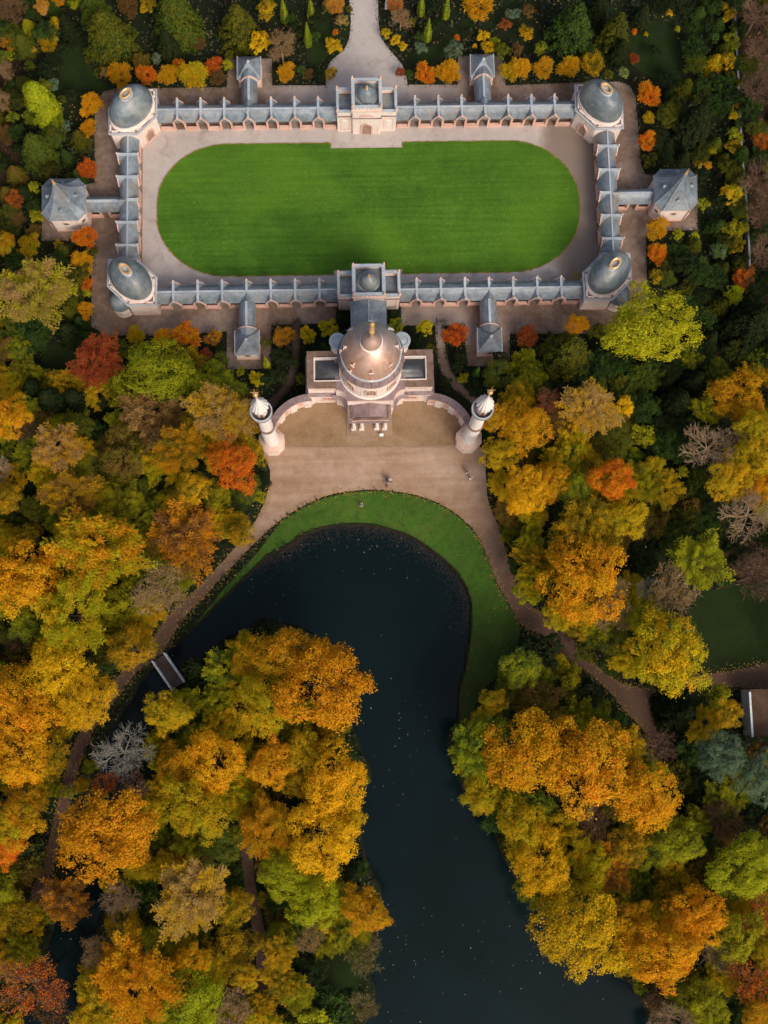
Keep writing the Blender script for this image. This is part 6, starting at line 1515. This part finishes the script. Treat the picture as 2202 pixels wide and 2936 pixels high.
# the wood goes on beyond the picture's edges: one mass of simple crowns
def outer_wood():
    V = []; T = []; g2 = np.random.default_rng(77)
    srcs = []
    for me in PROTO['bush']:
        a = np.empty(len(me.vertices) * 3, np.float32); me.vertices.foreach_get('co', a)
        c = np.empty(len(me.vertices) * 4, np.float32); me.attributes['leaf'].data.foreach_get('color', c)
        srcs.append((a.reshape(-1, 3), c.reshape(-1, 4)))
    for _ in range(400):
        side = g2.integers(0, 3); rp = g2.uniform(60, 95)
        x, y = [(-rp - g2.uniform(25, 150), g2.uniform(900, 3050)), (2202 + rp + g2.uniform(25, 150), g2.uniform(900, 3050)), (g2.uniform(-100, 1000) if g2.random() < .5 else g2.uniform(1950, 2300), 2936 + rp + g2.uniform(40, 150))][side]
        if any(np.hypot(x - a, y - b) < .8 * (rp + r) for a, b, r in T): continue
        T.append((x, y, rp)); h = g2.uniform(9, 13); rm = rp / 20.5; X, Y = G(x, y, h - .7 * rm)
        co, cc = srcs[len(T) % 3]; t = g2.uniform(0, 2 * PI); ca, sa = math.cos(t), math.sin(t)
        p = co @ np.array([[ca, sa, 0], [-sa, ca, 0], [0, 0, 1]]) * rm + np.array([X, Y, h - .7 * rm]); c2 = cc.copy(); c2[:, 0] = np.clip(c2[:, 0] * .5 + g2.uniform(0, .6), 0, 1)
        V.append((p, c2))
        if len(T) >= 60: break
    P_ = np.concatenate([v[0] for v in V]); C_ = np.concatenate([v[1] for v in V]); n = len(P_) // 4
    me = bpy.data.meshes.new('outer_wood'); me.vertices.add(4 * n); me.vertices.foreach_set('co', P_.astype(np.float32).reshape(-1))
    me.loops.add(4 * n); me.loops.foreach_set('vertex_index', np.arange(4 * n, dtype=np.int32))
    me.polygons.add(n); me.polygons.foreach_set('loop_start', np.arange(0, 4 * n, 4, dtype=np.int32)); me.polygons.foreach_set('loop_total', np.full(n, 4, np.int32))
    a = me.attributes.new('leaf', 'FLOAT_COLOR', 'POINT'); a.data.foreach_set('color', C_.astype(np.float32).reshape(-1))
    me.materials.append(M['foliage']); me.update(calc_edges=True)
    o = tag(link('outer_wood', me), kind='stuff'); o.color = (*PAL['GO'][1], 1); o['tint_b'] = [float(v) for v in PAL['OL'][1]]
outer_wood()

# ------------------------------------------------------------------ leaves on ground and water, undergrowth
def scatter(name, P, z, size, mat, seed, tilt=.25, lift=0.0):
    rng = np.random.default_rng(seed); n = len(P)
    c = np.column_stack([P, np.full(n, z) + rng.uniform(0, 1, n) * lift])
    nr = np.column_stack([rng.normal(size=(n, 2)) * tilt, np.ones(n)])
    t = rng.uniform(0, 1, (n, 3))
    me = leaf_mesh(name, c, nr, rng.normal(size=(n, 3)), size * rng.uniform(.5, 1.5, n), .6, t, mat)
    return tag(link(name, me), kind='stuff')
rng = np.random.default_rng(5)
def pick(n, x0, x1, y0, y1, inside=(), outside=()):
    X = rng.uniform(x0, x1, n); Y = rng.uniform(y0, y1, n); k = np.ones(n, bool)
    for p in inside: k &= in_poly(X, Y, p)
    for p in outside: k &= ~in_poly(X, Y, p)
    return np.column_stack([X[k], Y[k]])
px0, px1, py0, py1 = min(p[0] for p in POND), max(p[0] for p in POND), -165, max(p[1] for p in POND)
P = pick(6000, px0, px1, py0, py1, [POND]); fq = np.sin(P[:, 0] * .35 + 1) + np.sin(P[:, 1] * .22) + np.sin(P[:, 0] * .11 - P[:, 1] * .17)
P = P[rng.uniform(size=len(P)) < np.clip(.10 + .13 * fq, .03, .5)]
scatter('floating_leaves', P, -.435, .10, 'leafwater', 1, .1)
# dark leaf litter in the shallows along the upper shore
S = np.array(smooth(px(POND_PX[:19], -.4), False, 60)); k = rng.integers(0, int(len(S) * .8), 9000)
Q = S[k] + rng.normal(size=(9000, 2)) * rng.uniform(.3, 1.7, (9000, 1))
Q = Q[in_poly(Q[:, 0], Q[:, 1], POND)]
scatter('shore_litter', Q, -.44, .10, 'leafshore', 2, .1)
# fallen leaves on lawn, walks and paths
P1 = pick(420, -32, 32, -10.5, 10.5, [LAWN]); scatter('lawn_leaves', P1[P1[:, 1] < 6], .09, .075, 'leafland', 3)
P2 = pick(2600, 20, 52, -22, -9, [OUTP]); P2 = P2[rng.uniform(size=len(P2)) < np.clip((P2[:, 0] - 18) / 26, 0, 1)]
P2b = np.array([G(1655 + a, 790 + b) for a, b in rng.normal(size=(160, 2)) * np.array([9, 6])])
scatter('walk_leaves', np.vstack([P2, P2b]), .04, .09, 'leafland', 4)
P3 = pick(9000, -60, 60, -130, -36, [PLAZA]); P3 = P3[rng.uniform(size=len(P3)) < np.clip((-P3[:, 1] - 52) / 40, .01, .8)]
scatter('path_leaves', P3, .05, .12, 'leafland', 6)
P4 = pick(2500, -45, 40, -95, -40, [CRES]); scatter('bank_leaves', P4[rng.uniform(size=len(P4)) < np.clip((-P4[:, 1] - 48) / 50, .02, .7)], .06, .10, 'leafland', 7)
# lawn rim of yellowed grass
E_ = np.array(LAWN); k = rng.integers(0, len(E_), 5200); t = rng.uniform(0, 1, (5200, 1)); rim = E_[k] * (1 - t) + E_[(k + 1) % len(E_)] * t + rng.normal(size=(5200, 2)) * .07
scatter('lawn_rim', rim, .08, .07, 'leafland', 8, .6)
# ragged edges: tufts and leaves along the rims of paths, banks and walks
def rim_pts(poly, n, spread):
    A = np.array(poly); B = np.roll(A, -1, 0); L = np.linalg.norm(B - A, axis=1); k = rng.choice(len(A), n, p=L / L.sum()); t = rng.uniform(0, 1, (n, 1))
    return A[k] * (1 - t) + B[k] * t + rng.normal(size=(n, 2)) * spread
RP_ = rim_pts(PLAZA, 6500, .4); RP_ = RP_[RP_[:, 1] < -42]
scatter('path_edge_litter', RP_, .06, .10, 'leafland', 11, .4)
scatter('bank_edge_tufts', rim_pts(CRES, 3500, .16), .05, .07, 'under', 13, .9, .05)
scatter('walk_edge_litter', np.vstack([rim_pts(OUTER, 5000, .25), rim_pts(WALK_L, 1200, .2), rim_pts(WALK_R, 1200, .2)]), .05, .09, 'under', 14, .7, .1)
# undergrowth everywhere the ground is not kept clear
U = pick(150000, -66, 68, -165, 40, (), CLEAR)
den = np.sin(U[:, 0] * .5 + 2 * np.sin(U[:, 1] * .13)) + np.sin(U[:, 1] * .43 + U[:, 0] * .2) + np.sin((U[:, 0] - U[:, 1]) * .21)
U = U[rng.uniform(size=len(U)) < np.clip(.55 + .35 * den, .15, 1)]
scatter('undergrowth', U, .05, .26, 'under', 9, .9, .8)
U2 = pick(20000, -66, 68, -165, 40, (), CLEAR); scatter('forest_leaf_litter', U2, .04, .13, 'leafland', 10, .3)
